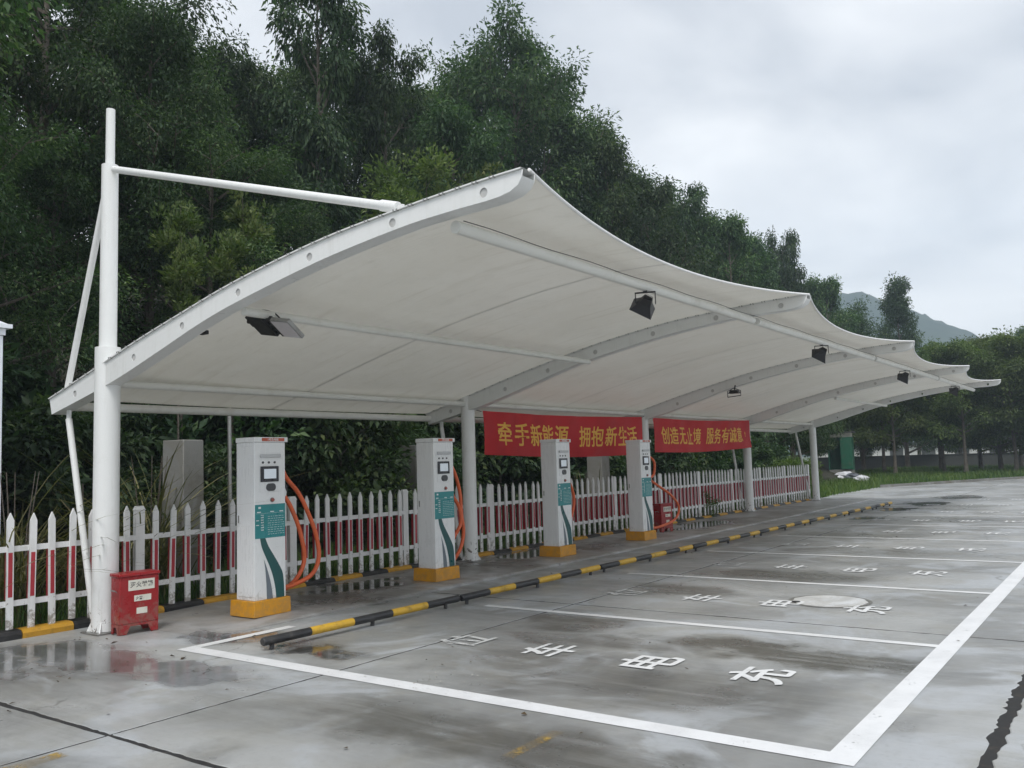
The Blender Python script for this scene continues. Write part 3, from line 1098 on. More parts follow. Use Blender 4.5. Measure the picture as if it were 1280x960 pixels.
MB().tube(spline([(-0.36, 0.02, 0.06), (-0.42, -0.02, 0.0), (-0.36, -0.08, 0.06), (-0.2, -0.1, 0.13), (0.0, -0.08, 0.12), (0.08, 0.0, 0.09)], 6), 0.008, 6).build('lead', 'lamp_black', hd)
MB().box(-0.40, -0.30, -0.05, 0.05, 0.0, 0.012).build('bracket', 'lamp_black', hd)
MB().tube([(0.02, 0.12, 0.0), (0.0, 0.12, 0.05)], 0.02, 8).build('mount', 'lamp_black', fl)
s = thing('sensor', 'small black sensor under the first rafter, left of the flat floodlight', 'sensor', (-7.38, 5.10, 2.97))
MB().box(-0.05, 0.05, -0.02, 0.02, -0.03, 0.01).build('housing', 'lamp_black', s, 0.006)
MB().tube([(0.03, 0, 0.005), (0.05, -0.05, 0.06)], 0.008, 6).build('arm', 'lamp_black', s)
l3 = thing('floodlight', 'small dark floodlight with wire bracket on the third rafter', 'floodlight', (-6.75, 17.2, 2.93))
MB().frustum((-0.07, 0.07, -0.06, 0.06), 0.02, (-0.11, 0.11, -0.09, 0.09), -0.05).build('body', 'lamp_black', l3, 0.004)
MB().tube([(-0.14, -0.02, -0.12), (-0.14, -0.02, 0.0), (0.0, -0.02, 0.06), (0.14, -0.02, 0.0), (0.14, -0.02, -0.1), (-0.14, -0.02, -0.12)], 0.009, 6).build('bracket', 'lamp_black', l3)
MB().tube([(0, 0, 0.02), (0, 0.06, 0.12)], 0.015, 6).build('mount', 'lamp_black', l3)

# ================================================================== FENCE, KERB, BARS
XF = -9.30
fence = thing('picket_fence', 'white plastic picket fence with red strips running behind the chargers', 'fence', (XF, 0, 0))
pk = MB()
pw, pd = 0.032, 0.013
prof = [(-pw, 0.09), (pw, 0.09), (pw, 1.165), (0, 1.24), (-pw, 1.165)]
pk.prism(prof, 'x', 0.022, 0.022 + 2 * pd)
pk_me = pk.mesh('picket', False); pk_me.materials.append(MATS['fence_white'])
st_me = MB().box(0.0485, 0.0505, -0.020, 0.020, 0.405, 0.845).mesh('red_strip', False); st_me.materials.append(MATS['fence_red'])
sl_me = MB().box(-0.034, 0.0212, -0.021, 0.021, 0.376, 0.854).mesh('red_slat', False); sl_me.materials.append(MATS['fence_red'])
ps_me = MB().box(-0.055, 0.0, -0.055, 0.055, 0.02, 1.19).frustum((-0.062, 0.006, -0.062, 0.062), 1.19, (-0.045, -0.012, -0.045, 0.045), 1.235).mesh('fence_post', False)
ps_me.materials.append(MATS['fence_white'])
PY = [3.40 + 2.2 * k for k in range(-2, 13)]
PY[-1] = 30.0
for k, y in enumerate(PY):
    o = link('fence_post', ps_me, None, fence); o.location = (0, y, 0)
    if k == len(PY) - 1:
        break
    y1 = PY[k + 1]
    for z in (0.885, 0.345):
        MB().box(-0.010, 0.0215, y + 0.056, y1 - 0.056, z - 0.028, z + 0.028).build('rail', 'fence_white', fence)
    nP = 10
    for q in range(nP):
        yy_ = y + 0.17 + (y1 - y - 0.34) * q / (nP - 1)
        o = link('picket', pk_me, None, fence)
        o.location = (0, yy_, rng.gauss(0, 0.008)); o.rotation_euler = (rng.gauss(0, 0.011), 0, rng.gauss(0, 0.05))
        link('red_strip', st_me, None, o)
        link('red_slat', sl_me, None, o)

kerb = thing('painted_kerb', 'low kerb painted in yellow and black blocks along the foot of the fence', 'kerb', (0, 0, 0))
y = 4.28 - 0.52 * 8
k = 0
kprof = [(-9.36, 0), (-9.19, 0), (-9.185, 0.05), (-9.21, 0.082), (-9.25, 0.088), (-9.35, 0.088)]
while y < 29.8:
    L = 0.52
    b_ = MB().prism(kprof, 'y', y + 0.004, min(29.9, y + L) - 0.004)
    yel = k % 2 == 0
    # in places the paint is nearly gone
    b_.build('kerb_block', 'kerb_yellow' if yel else 'black_paint', kerb)
    y += L
    k += 1

BARS = [(5.06, 7.76), (7.79, 10.83), (10.86, 13.88), (13.91, 16.90), (16.93, 19.95), (19.98, 23.0), (23.03, 25.6), (25.66, 27.5)]
BL = ['nearest yellow and black steel wheel stop bar, starting at the bay corner',
      'second yellow and black wheel stop bar from the camera, before the second charger',
      'third yellow and black wheel stop bar from the camera, before the third charger',
      'fourth yellow and black wheel stop bar from the camera, before the fourth charger',
      'fifth yellow and black wheel stop bar from the camera',
      'sixth yellow and black wheel stop bar from the camera, level with the fourth post',
      'seventh yellow and black wheel stop bar, next to last of the row',
      'farthest short wheel stop bar at the end of the row']
for i, (a, b) in enumerate(BARS):
    x0 = -6.46 + 0.30 * max(0, (a - 5)) / 22
    t = thing('wheel_stop_bar', BL[i], 'wheel stop', (x0, a, 0), R(-0.6) + rng.uniform(-0.004, 0.004), 'wheel stop bars in front of the chargers')
    L = b - a
    nb = max(3, round(L / 0.51))
    for k in range(nb):
        ya, yb = L * k / nb, L * (k + 1) / nb
        pts = [(0, ya, 0.082), (0, yb, 0.082)]
        if k == 0:
            pts = [(0, ya - 0.001, 0.082), (0, ya + 0.012, 0.082), (0, yb, 0.082)]
            rs = [0.030, 0.039, 0.039]
        else:
            rs = [0.039 if (k % 2) else 0.0395] * 2
        yel = (k + i * 0) % 2 == 1
        MB().tube(pts, rs, 18).build('yellow_band' if yel else 'black_band', 'yellow_paint' if yel else 'black_paint', t)
    for yl in (0.1, L / 2, L - 0.22):
        lg = MB().tube([(0, yl, 0.001), (0.0, yl + 0.008, 0.06)], 0.021, 8)
        lg.build('leg', 'black_paint', t)

# ================================================================== CHARGERS
def charger(loc, label, num, loops):
    t = thing('charging_pile', label, 'charging station', loc, 0, 'electric vehicle charging piles')
    MB().frustum((-0.21, 0.205, -0.25, 0.25), 0.0, (-0.205, 0.20, -0.245, 0.245), 0.17).build('plinth', 'plinth', t, 0.006)
    y0, w = -0.21, 0.42
    fx = 0.165
    body = MB().box(-0.145, fx, y0, y0 + w, 0.17, 1.875).build('cabinet', 'cabinet', t, 0.007)
    MB().box(-0.15, fx + 0.012, y0 - 0.008, y0 + w + 0.03, 1.876, 1.93).build('top_cap', 'cabinet', t, 0.005)
    # side door with a folded rim
    dr = MB().box(-0.115, 0.135, y0 - 0.006, y0 - 0.0005, 0.21, 1.83).build('side_panel', 'cabinet', t, 0.003)
    MB().box(-0.105, -0.09, y0 - 0.012, y0 - 0.0065, 1.0, 1.08).build('latch', 'steel', dr)

    def Yf(fr):
        return y0 + w * fr

    def plate(f0, f1, z0, z1, name, mat, par, th=0.003, off=0.0006, bev=0.0):
        return MB().box(fx + off, fx + off + th, Yf(f0), Yf(f1), z0, z1).build(name, mat, par, bev)

    lab = MB().box(fx + 0.0126, fx + 0.0146, Yf(0.22), Yf(0.95), 1.886, 1.921).build('name_plate', 'label_red', t)
    me = place(text_mesh(num, 0.034, 0.0004), (0, 1, 0), (0, 0, 1), (fx + 0.0152, Yf(0.585), 1.9035))
    link('lettering', me, 'print_white', lab)
    plate(0.17, 0.83, 1.33, 1.735, 'control_panel', 'cabinet', t, 0.004, 0.0006, 0.002)
    plate(0.17, 0.82, 1.705, 1.742, 'panel_visor', 'cabinet_recess', t, 0.022, 0.0048, 0.004)
    for fr in (0.26, 0.45, 0.64):
        MB().tube([(fx + 0.0047, Yf(fr), 1.652), (fx + 0.012, Yf(fr), 1.652)], 0.013, 12).build('indicator_light', 'dark_plastic', t)
    sc_ = plate(0.18, 0.76, 1.44, 1.61, 'screen_frame', 'screen_frame', t, 0.012, 0.0048, 0.004)
    plate(0.28, 0.67, 1.475, 1.58, 'screen', 'screen', sc_, 0.0015, 0.0172)
    pr = []
    for a in range(20):
        an = a * 2 * math.pi / 20
        pr.append((Yf(0.515) + 0.022 * (1 if math.cos(an) > 0 else -1) + 0.042 * math.cos(an), 1.38 + 0.042 * math.sin(an)))
    MB().prism(pr, 'x', fx + 0.0047, fx + 0.013).build('card_reader', 'dark_plastic', t)
    sb = MB().tube([(fx + 0.001, Yf(0.56), 1.24), (fx + 0.010, Yf(0.56), 1.24)], 0.026, 16).build('stop_button_collar', 'steel', t)
    MB().tube([(fx + 0.0105, Yf(0.56), 1.24), (fx + 0.024, Yf(0.56), 1.24)], [0.02, 0.017], 16).build('stop_button', 'stop_button', t)
    ps = plate(0.015, 0.985, 0.83, 1.195, 'instruction_panel', 'teal', t, 0.0012)
    # print: vertical heading on the left, rows of small type on the right
    pm = MB()
    rr_ = random.Random(3)
    for q in range(7):
        z = 1.075 - q * 0.027
        for c_ in range(3):
            ya = Yf(0.20) + c_ * 0.013 + rr_.uniform(0, 0.003)
            pm.box(fx + 0.0019, fx + 0.0024, ya, ya + rr_.uniform(0.006, 0.010), z, z + rr_.uniform(0.006, 0.016))
    for q in range(2):
        pm.box(fx + 0.0019, fx + 0.0024, Yf(0.05), Yf(0.14), 1.02 - q * 0.05, 1.028 - q * 0.05)
    for q in range(9):
        z = 1.06 - q * 0.024
        ya = Yf(0.42)
        while ya < Yf(0.93):
            l_ = rr_.uniform(0.012, 0.04)
            pm.box(fx + 0.0019, fx + 0.0022, ya, min(ya + l_, Yf(0.95)), z, z + 0.0035)
            ya += l_ + 0.012
    pm.box(fx + 0.0019, fx + 0.0022, Yf(0.04), Yf(0.96), 1.098, 1.0995)
    for fr in (0.08, 0.5, 0.8):
        pm.box(fx + 0.0019, fx + 0.0023, Yf(fr), Yf(fr + 0.12), 1.108, 1.118)
    pm.box(fx + 0.0019, fx + 0.0023, Yf(0.12), Yf(0.20), 1.15, 1.172)
    pm.build('panel_print', 'print_white', ps)['kind'] = 'stuff'
    # swooshes below
    zz = [0.83, 0.74, 0.64, 0.54, 0.44, 0.34, 0.25, 0.172]
    lft = [0.17, 0.22, 0.33, 0.45, 0.55, 0.62, 0.66, 0.68]
    rgt = [0.34, 0.44, 0.60, 0.76, 0.89, 0.93, 0.94, 0.945]

    def band(lf, rg, zs, name, mat, off):
        P = spline([(0, Yf(a), z) for a, z in zip(lf, zs)], 4)
        Q = spline([(0, Yf(a), z) for a, z in zip(rg, zs)], 4)
        vs = [(fx + off, p.y, p.z) for p in P] + [(fx + off, p.y, p.z) for p in Q]
        n_ = len(P)
        MB().raw(vs, [(i_, n_ + i_, n_ + i_ + 1, i_ + 1) for i_ in range(n_ - 1)]).build(name, mat, t)
    band(lft, rgt, zz, 'green_swoosh', 'dark_teal', 0.0014)
    z2 = [0.60, 0.50, 0.40, 0.30, 0.22, 0.172]
    band([0.29, 0.33, 0.355, 0.37, 0.375, 0.38], [0.295, 0.39, 0.47, 0.53, 0.56, 0.575], z2, 'grey_swoosh', 'slate', 0.0014)
    # holster, connector, cable on the far side
    ys = y0 + w
    MB().box(-0.05, 0.05, ys + 0.0005, ys + 0.045, 1.24, 1.40).build('holster', 'cabinet', t, 0.006)
    cn = MB().tube([(0.0, ys + 0.03, 1.40), (0.01, ys + 0.07, 1.38), (0.02, ys + 0.10, 1.31), (0.02, ys + 0.105, 1.26)], [0.032, 0.034, 0.03, 0.024], 12).build('connector', 'cabinet', t)
    MB().tube(spline([(0.012, ys + 0.05, 1.43), (0.012, ys + 0.10, 1.43), (0.015, ys + 0.14, 1.37), (0.016, ys + 0.135, 1.30)], 5), 0.009, 8).build('handle', 'dark_plastic', cn)
    MB().tube([(0, ys + 0.0005, 1.70), (0, ys + 0.03, 1.70)], 0.032, 14).build('cable_gland', 'dark_plastic', t)
    for lp in loops:
        MB().tube(spline([(q[0], ys + q[1] * (1.22 if q[1] > 0.11 else 1.0), q[2]) for q in lp], 8), 0.026, 10).build('charging_cable', 'orange_cable', t)
    return t


LOOP1 = [(0, 0.0, 1.70), (0.0, 0.05, 1.67), (0.0, 0.12, 1.48), (0.0, 0.27, 1.29), (0.01, 0.38, 1.05), (0.02, 0.47, 0.78), (0.03, 0.49, 0.52),
         (0.03, 0.40, 0.34), (0.02, 0.18, 0.255), (0.0, 0.05, 0.24), (-0.05, -0.02, 0.22), (-0.12, 0.06, 0.19), (-0.08, 0.18, 0.22), (0.0, 0.27, 0.36), (0.02, 0.32, 0.55), (0.02, 0.27, 0.85), (0.02, 0.17, 1.12), (0.02, 0.105, 1.27)]
LOOP2 = [(0, 0.0, 1.70), (0.0, 0.06, 1.66), (0.0, 0.19, 1.42), (0.0, 0.27, 1.15), (0.01, 0.28, 0.85), (0.02, 0.30, 0.60), (0.02, 0.24, 0.38),
         (0.02, 0.10, 0.20), (0.0, 0.06, 0.24), (0.0, 0.12, 0.5), (0.03, 0.24, 0.72), (0.03, 0.22, 0.95), (0.02, 0.12, 1.12), (0.02, 0.105, 1.27)]
LOOP3 = [(0, 0.0, 1.70), (0.0, 0.05, 1.64), (0.0, 0.10, 1.35), (0.0, 0.22, 1.12), (0.01, 0.27, 0.92), (0.02, 0.22, 0.72), (0.02, 0.10, 0.45),
         (0.02, 0.06, 0.20), (0.0, 0.12, 0.19), (-0.02, 0.10, 0.4), (0.0, 0.09, 0.8), (0.02, 0.105, 1.27)]
LOOP4 = [(0, 0.0, 1.70), (0.0, 0.10, 1.66), (0.0, 0.38, 1.5), (0.0, 0.36, 1.25), (0.0, 0.22, 1.15), (0.01, 0.45, 1.02), (0.02, 0.95, 0.78), (0.03, 1.2, 0.52), (0.03, 1.05, 0.3),
         (0.02, 0.6, 0.20), (0.0, 0.2, 0.2), (-0.02, 0.12, 0.42), (0.0, 0.10, 0.85), (0.02, 0.105, 1.27)]
charger((-8.0, 6.25, 0.03), 'nearest white charging pile on an orange plinth beside the red extinguisher box', '1号充电桩', [LOOP1])
charger((-8.0, 9.20, 0.035), 'second charging pile from the camera, in front of the second canopy post', '2号充电桩', [LOOP2])
charger((-8.05, 12.34, 0.035), 'third charging pile from the camera, in front of the first red banner', '3号充电桩', [LOOP3])
charger((-8.05, 15.32, 0.035), 'farthest white charging pile, its cable looping wide beside a red box', '4号充电桩', [LOOP4])


# ------------------------------------------------------------------ extinguisher boxes
def ext_box(loc, rz, label):
    t = thing('extinguisher_box', label, 'extinguisher box', loc, rz, 'red fire extinguisher boxes')
    MB().box(-0.10, 0.10, -0.20, 0.20, 0.10, 0.565).build('box', 'red_box', t, 0.006)
    MB().box(-0.112, 0.114, -0.212, 0.212, 0.566, 0.60).build('lid', 'red_box', t, 0.008)
    # skirt with splayed feet
    sk = [(-0.195, 0.0), (-0.125, 0.0), (-0.09, 0.075), (0.09, 0.075), (0.125, 0.0), (0.195, 0.0), (0.198, 0.099), (-0.198, 0.099)]
    MB().prism(sk, 'x', 0.084, 0.098).build('foot_skirt', 'red_box', t)
    MB().prism(sk, 'x', -0.098, -0.084).build('foot_skirt', 'red_box', t)
    for s_ in (-1, 1):
        MB().prism([(-0.08, 0.0), (-0.05, 0.0), (-0.03, 0.07), (0.03, 0.07), (0.05, 0), (0.08, 0), (0.083, 0.099), (-0.083, 0.099)], 'y', s_ * 0.197 - 0.006, s_ * 0.197 + 0.006).build('foot_skirt', 'red_box', t)
    MB().tube(spline([(-0.04, -0.202, 0.42), (-0.035, -0.225, 0.435), (0.035, -0.225, 0.435), (0.04, -0.202, 0.42)], 4), 0.006, 6).build('handle', 'steel', t)
    p1 = MB().box(0.1006, 0.102, -0.115, 0.155, 0.425, 0.53).build('title_label', 'paper', t)
    link('lettering', place(text_mesh('灭火器箱', 0.062, 0.0012, 0, (0.235, 0.056)), (0, 1, 0), (0, 0, 1), (0.1026, 0.02, 0.482)), 'ink', p1)
    p2 = MB().box(0.1006, 0.102, -0.055, 0.12, 0.315, 0.375).build('alarm_label', 'paper', t)
    link('lettering', place(text_mesh('火警', 0.045, 0.001, 0, (0.07, 0.036)), (0, 1, 0), (0, 0, 1), (0.1026, -0.005, 0.345)), 'ink', p2)
    MB().box(0.1006, 0.102, -0.03, 0.08, 0.19, 0.25).build('notice_label', 'paper', t)
    return t


ext_box((-8.44, 5.03, 0.006), R(-6), 'red fire extinguisher box standing beside the tall near post')
ext_box((-8.42, 17.05, 0.036), R(-10), 'red fire extinguisher box behind the cable of the farthest charging pile')


# ------------------------------------------------------------------ banners
def banner(y0, y1, z0a, z0b, z1a, z1b, chars, label, xb=-8.86):
    t = thing('banner', label, 'banner', (xb, y0, 0), 0, 'red slogan banners under the canopy')
    nu, nv = 110, 12
    L = y1 - y0

    def s_(u, v, o=0.0):
        zt = z1a + (z1b - z1a) * u - 0.035 * math.sin(math.pi * u)
        zb = z0a + (z0b - z0a) * u - 0.05 * math.sin(math.pi * u)
        x = 0.03 * math.sin(u * 9 + v * 1.5) + 0.016 * math.sin(u * 23 + 4 * v) + 0.008 * math.sin(u * 51 - 5 * v) + 0.05 * (1 - v) * math.sin(u * 6 + 1)
        return (x + o, u * L, zb + (zt - zb) * v)
    vs, fs = [], []
    for a in range(nu + 1):
        for b in range(nv + 1):
            vs.append(s_(a / nu, b / nv))
    for a in range(nu):
        for b in range(nv):
            p = a * (nv + 1) + b
            fs.append((p, p + nv + 1, p + nv + 2, p + 1))
    c = MB().raw(vs, fs).build('cloth', 'banner_cloth', t)
    for ch, y in chars:
        me = thicken(text_mesh(ch, 0.42, 0.0, 0, (0.41, 0.385) if ch not in '!。' else (0.03, 0.12)), 0.0075)
        co = np.empty(len(me.vertices) * 3); me.vertices.foreach_get('co', co); co = co.reshape(-1, 3)
        new = []
        for q in co:
            u = (y - y0 + q[0]) / L
            H = (z1a + (z1b - z1a) * u) - (z0a + (z0b - z0a) * u)
            v = 0.50 + q[1] / H * 1.0
            new.append(s_(u, v, 0.004 + q[2]))
        me.vertices.foreach_set('co', np.array(new).ravel())
        me.update()
        link('character', me, 'gold', t)
    for (yy_, zz_) in ((0, z1a), (0, z0a), (L, z1b), (L, z0b)):
        d = -0.16 if yy_ == 0 else 0.16
        MB().tube([(0, yy_, zz_ - 0.01), (-0.03, yy_ + d, zz_ + 0.02)], 0.006, 5).build('tie_cord', 'ink', t)
    return t


banner(11.40, 17.12, 1.74, 1.70, 2.47, 2.51, [('牵', 11.98), ('手', 12.49), ('新', 12.97), ('能', 13.42), ('源', 13.90), ('拥', 14.72), ('抱', 15.20), ('新', 15.70), ('生', 16.17), ('活', 16.62)],
       'red banner with gold characters between the second and third canopy posts')
banner(17.55, 23.5, 1.73, 1.82, 2.50, 2.57, [('创', 18.10), ('造', 18.58), ('无', 19.07), ('止', 19.55), ('境', 20.04), ('服', 20.80), ('务', 21.28), ('有', 21.75), ('诚', 22.20), ('意', 22.66), ('!', 23.1)],
       'red banner with gold characters between the third and fourth canopy posts', -8.84)

# ================================================================== BACKGROUND OBJECTS
wp = thing('gate_pillar', 'white square pillar with a stepped cap at the left picture edge', 'pillar', (-10.9, 4.41, 0))
MB().frustum((-0.25, 0.25, -0.30, 0.30), -0.02, (-0.25, 0.25, -0.27, 0.27), 3.25).build('shaft', 'pillar_white', wp, 0.01)
MB().box(-0.27, 0.27, -0.285, 0.285, 3.252, 3.33).build('collar', 'pillar_white', wp)
MB().frustum((-0.32, 0.32, -0.34, 0.34), 3.332, (-0.32, 0.32, -0.34, 0.34), 3.38).build('cap_slab', 'pillar_white', wp)
MB().frustum((-0.29, 0.29, -0.31, 0.31), 3.382, (-0.06, 0.06, -0.07, 0.07), 3.52).build('cap', 'pillar_white', wp)
for (y, w, h, lab) in ((7.2, 0.40, 2.05, 'stained square concrete pillar behind the fence left of the nearest charging pile'),
                       (12.0, 0.36, 2.0, 'dark square concrete pillar behind the fence beside the second charging pile'),
                       (18.65, 0.62, 1.95, 'concrete pillar behind the fence under the first banner')):
    t = thing('concrete_pillar', lab, 'pillar', (-11.9 if y == 12.0 else -10.9, 13.0 if y == 12.0 else y, 0), R(12), 'old concrete pillars behind the fence')
    MB().frustum((-0.2, 0.2, -w / 2, w / 2), -0.05, (-0.19, 0.19, -w / 2 + 0.01, w / 2 - 0.01), h).build('shaft', 'dark_concrete' if y == 12.0 else 'old_concrete', t, 0.012)
    MB().box(-0.26, 0.26, -w / 2 - 0.05, w / 2 + 0.05, -0.05, 0.12).build('footing', 'old_concrete', t, 0.01)
t = thing('thin_pole', 'thin grey metal pole behind the fence left of the nearest charging pile', 'pole', (-10.9, 7.98, 0))
MB().tube([(0, 0, -0.05), (0.01, -0.02, 1.6), (0.0, -0.03, 3.4)], [0.035, 0.03, 0.028], 10).build('shaft', 'steel', t)
MB().box(-0.06, 0.06, -0.06, 0.06, -0.05, 0.02).build('foot', 'steel', t)

bo = thing('green_booth', 'small green metal booth with an open door beyond the far end of the canopy', 'booth', (-13.65, 50.0, 0.1), R(10))
for s_ in (-1, 1):
    MB().box(s_ * 0.6 - 0.03, s_ * 0.6 + 0.03, -0.55, 0.6, 0.55, 2.35).build('side_wall', 'booth_green', bo)
MB().box(-0.6, 0.6, 0.56, 0.62, 0.55, 2.35).build('back_wall', 'booth_green', bo)
dr = MB().box(0.03, 0.62, -0.64, -0.585, 0.6, 2.33).build('door', 'booth_green', bo)
for z in (0.85, 1.3, 1.75):
    MB().box(0.1, 0.55, -0.655, -0.642, z, z + 0.3).build('door_panel', 'booth_green', dr)
MB().box(-0.62, 0.62, -0.56, 0.62, 0.0, 0.56).build('plinth', 'old_concrete', bo)
MB().box(-0.5, 0.6, -0.5, 0.5, 2.352, 2.58).build('head_box', 'booth_cream', bo)
MB().box(-0.75, 0.75, -0.75, 0.75, 2.582, 2.64).build('roof', 'far_dark', bo)
for (x, y, s_, mt, lab) in ((-12.6, 46.8, 0.42, 'bag_white', 'crumpled pale rubbish bag lying below the green booth'), (-12.15, 46.2, 0.34, 'bag_dark', 'dark rubbish bag beside the pale one below the green booth'),
                            (-11.2, 44.3, 0.3, 'bag_white', 'small white bag lying in the weeds at the lot corner')):
    rr_ = random.Random(int(x * 10))
    vs, fs = [], []
    n1_, n2_ = 12, 8
    for a in range(n2_ + 1):
        for b in range(n1_):
            th = math.pi * a / n2_; ph_ = 2 * math.pi * b / n1_
            q = s_ * (1 + rr_.uniform(-0.22, 0.22))
            vs.append((1.3 * q * math.sin(th) * math.cos(ph_), q * math.sin(th) * math.sin(ph_), 0.62 * q * math.cos(th) + 0.55 * s_))
    for a in range(n2_):
        for b in range(n1_):
            p = a * n1_ + b; p2 = a * n1_ + (b + 1) % n1_
            fs.append((p, p2, p2 + n1_, p + n1_))
    o = MB().raw(vs, fs).build('rubbish_bag', mt, smooth=False)
    o.location = (x, y, 0.12)
    tag(o, lab, 'rubbish bag', 'rubbish bags by the booth')

fb = thing('low_building', 'long pale low building glimpsed between the trunks of the far trees', 'building', (-14, 118, 0), R(-4))
MB().box(-22, 26, 0, 6, -0.1, 2.3).build('wall', 'far_wall', fb)
MB().box(-22.4, 26.4, -0.4, 6.4, 2.302, 2.6).build('roof', 'far_dark', fb)
for q in range(12):
    MB().box(-20 + q * 3.8, -18.4 + q * 3.8, -0.06, -0.002, 0.9, 2.0).build('window', 'far_dark', fb)
hw = thing('low_wall', 'dark low wall crossing behind the grass strip under the far trees', 'wall', (-8, 79, 0), R(-3))
MB().box(-16, 30, -0.15, 0.15, -0.1, 1.15).build('wall', 'far_dark', hw)
MB().box(-16.05, 30.05, -0.2, 0.2, 1.152, 1.22).build('coping', 'far_dark', hw)
ek = thing('lot_kerb', 'low weathered kerb along the far edge of the lot before the grass', 'kerb', (0, 0, 0))
for k in range(24):
    xa = -9.6 + k * 1.0
    ya = 41.0 + (xa + 9.6) * 2.3 if xa < -5 else 51.6 + (xa + 5) * 0.05
    xb_ = xa + 0.985
    yb = 41.0 + (xb_ + 9.6) * 2.3 if xb_ < -5 else 51.6 + (xb_ + 5) * 0.05
    MB().raw([(xa, ya, -0.05), (xb_, yb, -0.05), (xb_, yb + 0.22, -0.05), (xa, ya + 0.22, -0.05), (xa, ya, 0.12), (xb_, yb, 0.12), (xb_, yb + 0.22, 0.12), (xa, ya + 0.22, 0.12)],
             [(0, 1, 5, 4), (1, 2, 6, 5), (2, 3, 7, 6), (3, 0, 4, 7), (4, 5, 6, 7)]).build('kerb_stone', 'old_concrete', ek)

# ================================================================== VEGETATION
def leaves_mesh(name, C, D, Nn, L, W, tint, mat):
    """C centres (n,3), D leaf directions, Nn normals, L lengths, W widths"""
    n_ = len(C)
    D = D / np.linalg.norm(D, axis=1, keepdims=True)
    S = np.cross(D, Nn); S /= np.linalg.norm(S, axis=1, keepdims=True) + 1e-9
    U = np.cross(S, D)
    v = np.empty((n_, 4, 3), dtype=np.float32)
    v[:, 0] = C
    v[:, 1] = C + D * (L * 0.45)[:, None] + S * (W * 0.5)[:, None] + U * (W * 0.18)[:, None]
    v[:, 2] = C + D * L[:, None] - U * (L * 0.12)[:, None]
    v[:, 3] = C + D * (L * 0.45)[:, None] - S * (W * 0.5)[:, None] + U * (W * 0.18)[:, None]
    me = bpy.data.meshes.new(name)
    me.vertices.add(n_ * 4); me.vertices.foreach_set('co', v.ravel())
    tri = np.array([[0, 1, 2], [0, 2, 3]])
    idx = (np.arange(n_)[:, None, None] * 4 + tri[None]).reshape(-1).astype(np.int32)
    me.loops.add(len(idx)); me.loops.foreach_set('vertex_index', idx)
    me.polygons.add(n_ * 2)
    me.polygons.foreach_set('loop_start', np.arange(0, n_ * 6, 3, dtype=np.int32))
    me.update(calc_edges=True)
    at = me.attributes.new('tint', 'FLOAT', 'FACE')
    at.data.foreach_set('value', np.repeat(np.clip(tint, 0, 1), 2).astype(np.float32))
    me.materials.append(MATS[mat])
    return me


def blades_mesh(name, base, heading, H, lean, W, tint, mat, seg=3):
    """curved grass blades: base (n,3)"""
    n_ = len(base)
    d = np.stack([np.cos(heading), np.sin(heading), np.zeros(n_)], 1)
    s_ = np.stack([-np.sin(heading), np.cos(heading), np.zeros(n_)], 1)
    V = np.empty((n_, 2 * seg + 1, 3), dtype=np.float32)
    for k in range(seg):
        t_ = k / seg
        c_ = base + d * (lean * H * t_ * t_)[:, None] + np.array([0, 0, 1]) * (H * (t_ - 0.35 * lean * t_ * t_))[:, None]
        w_ = W * (1 - 0.55 * t_)
        V[:, 2 * k] = c_ - s_ * (w_ / 2)[:, None]
        V[:, 2 * k + 1] = c_ + s_ * (w_ / 2)[:, None]
    V[:, 2 * seg] = base + d * (lean * H)[:, None] + np.array([0, 0, 1]) * (H * (1 - 0.35 * lean))[:, None]
    tris = []
    for k in range(seg - 1):
        a = 2 * k
        tris += [[a, a + 1, a + 3], [a, a + 3, a + 2]]
    tris.append([2 * seg - 2, 2 * seg - 1, 2 * seg])
    tris = np.array(tris)
    nv_ = 2 * seg + 1
    idx = (np.arange(n_)[:, None, None] * nv_ + tris[None]).reshape(-1).astype(np.int32)
    me = bpy.data.meshes.new(name)
    me.vertices.add(n_ * nv_); me.vertices.foreach_set('co', V.ravel())
    me.loops.add(len(idx)); me.loops.foreach_set('vertex_index', idx)
    nt_ = n_ * len(tris)
    me.polygons.add(nt_); me.polygons.foreach_set('loop_start', np.arange(0, nt_ * 3, 3, dtype=np.int32))
    me.update(calc_edges=True)
    at = me.attributes.new('tint', 'FLOAT', 'FACE')
    at.data.foreach_set('value', np.repeat(np.clip(tint, 0, 1), len(tris)).astype(np.float32))
    me.materials.append(MATS[mat])
    return me


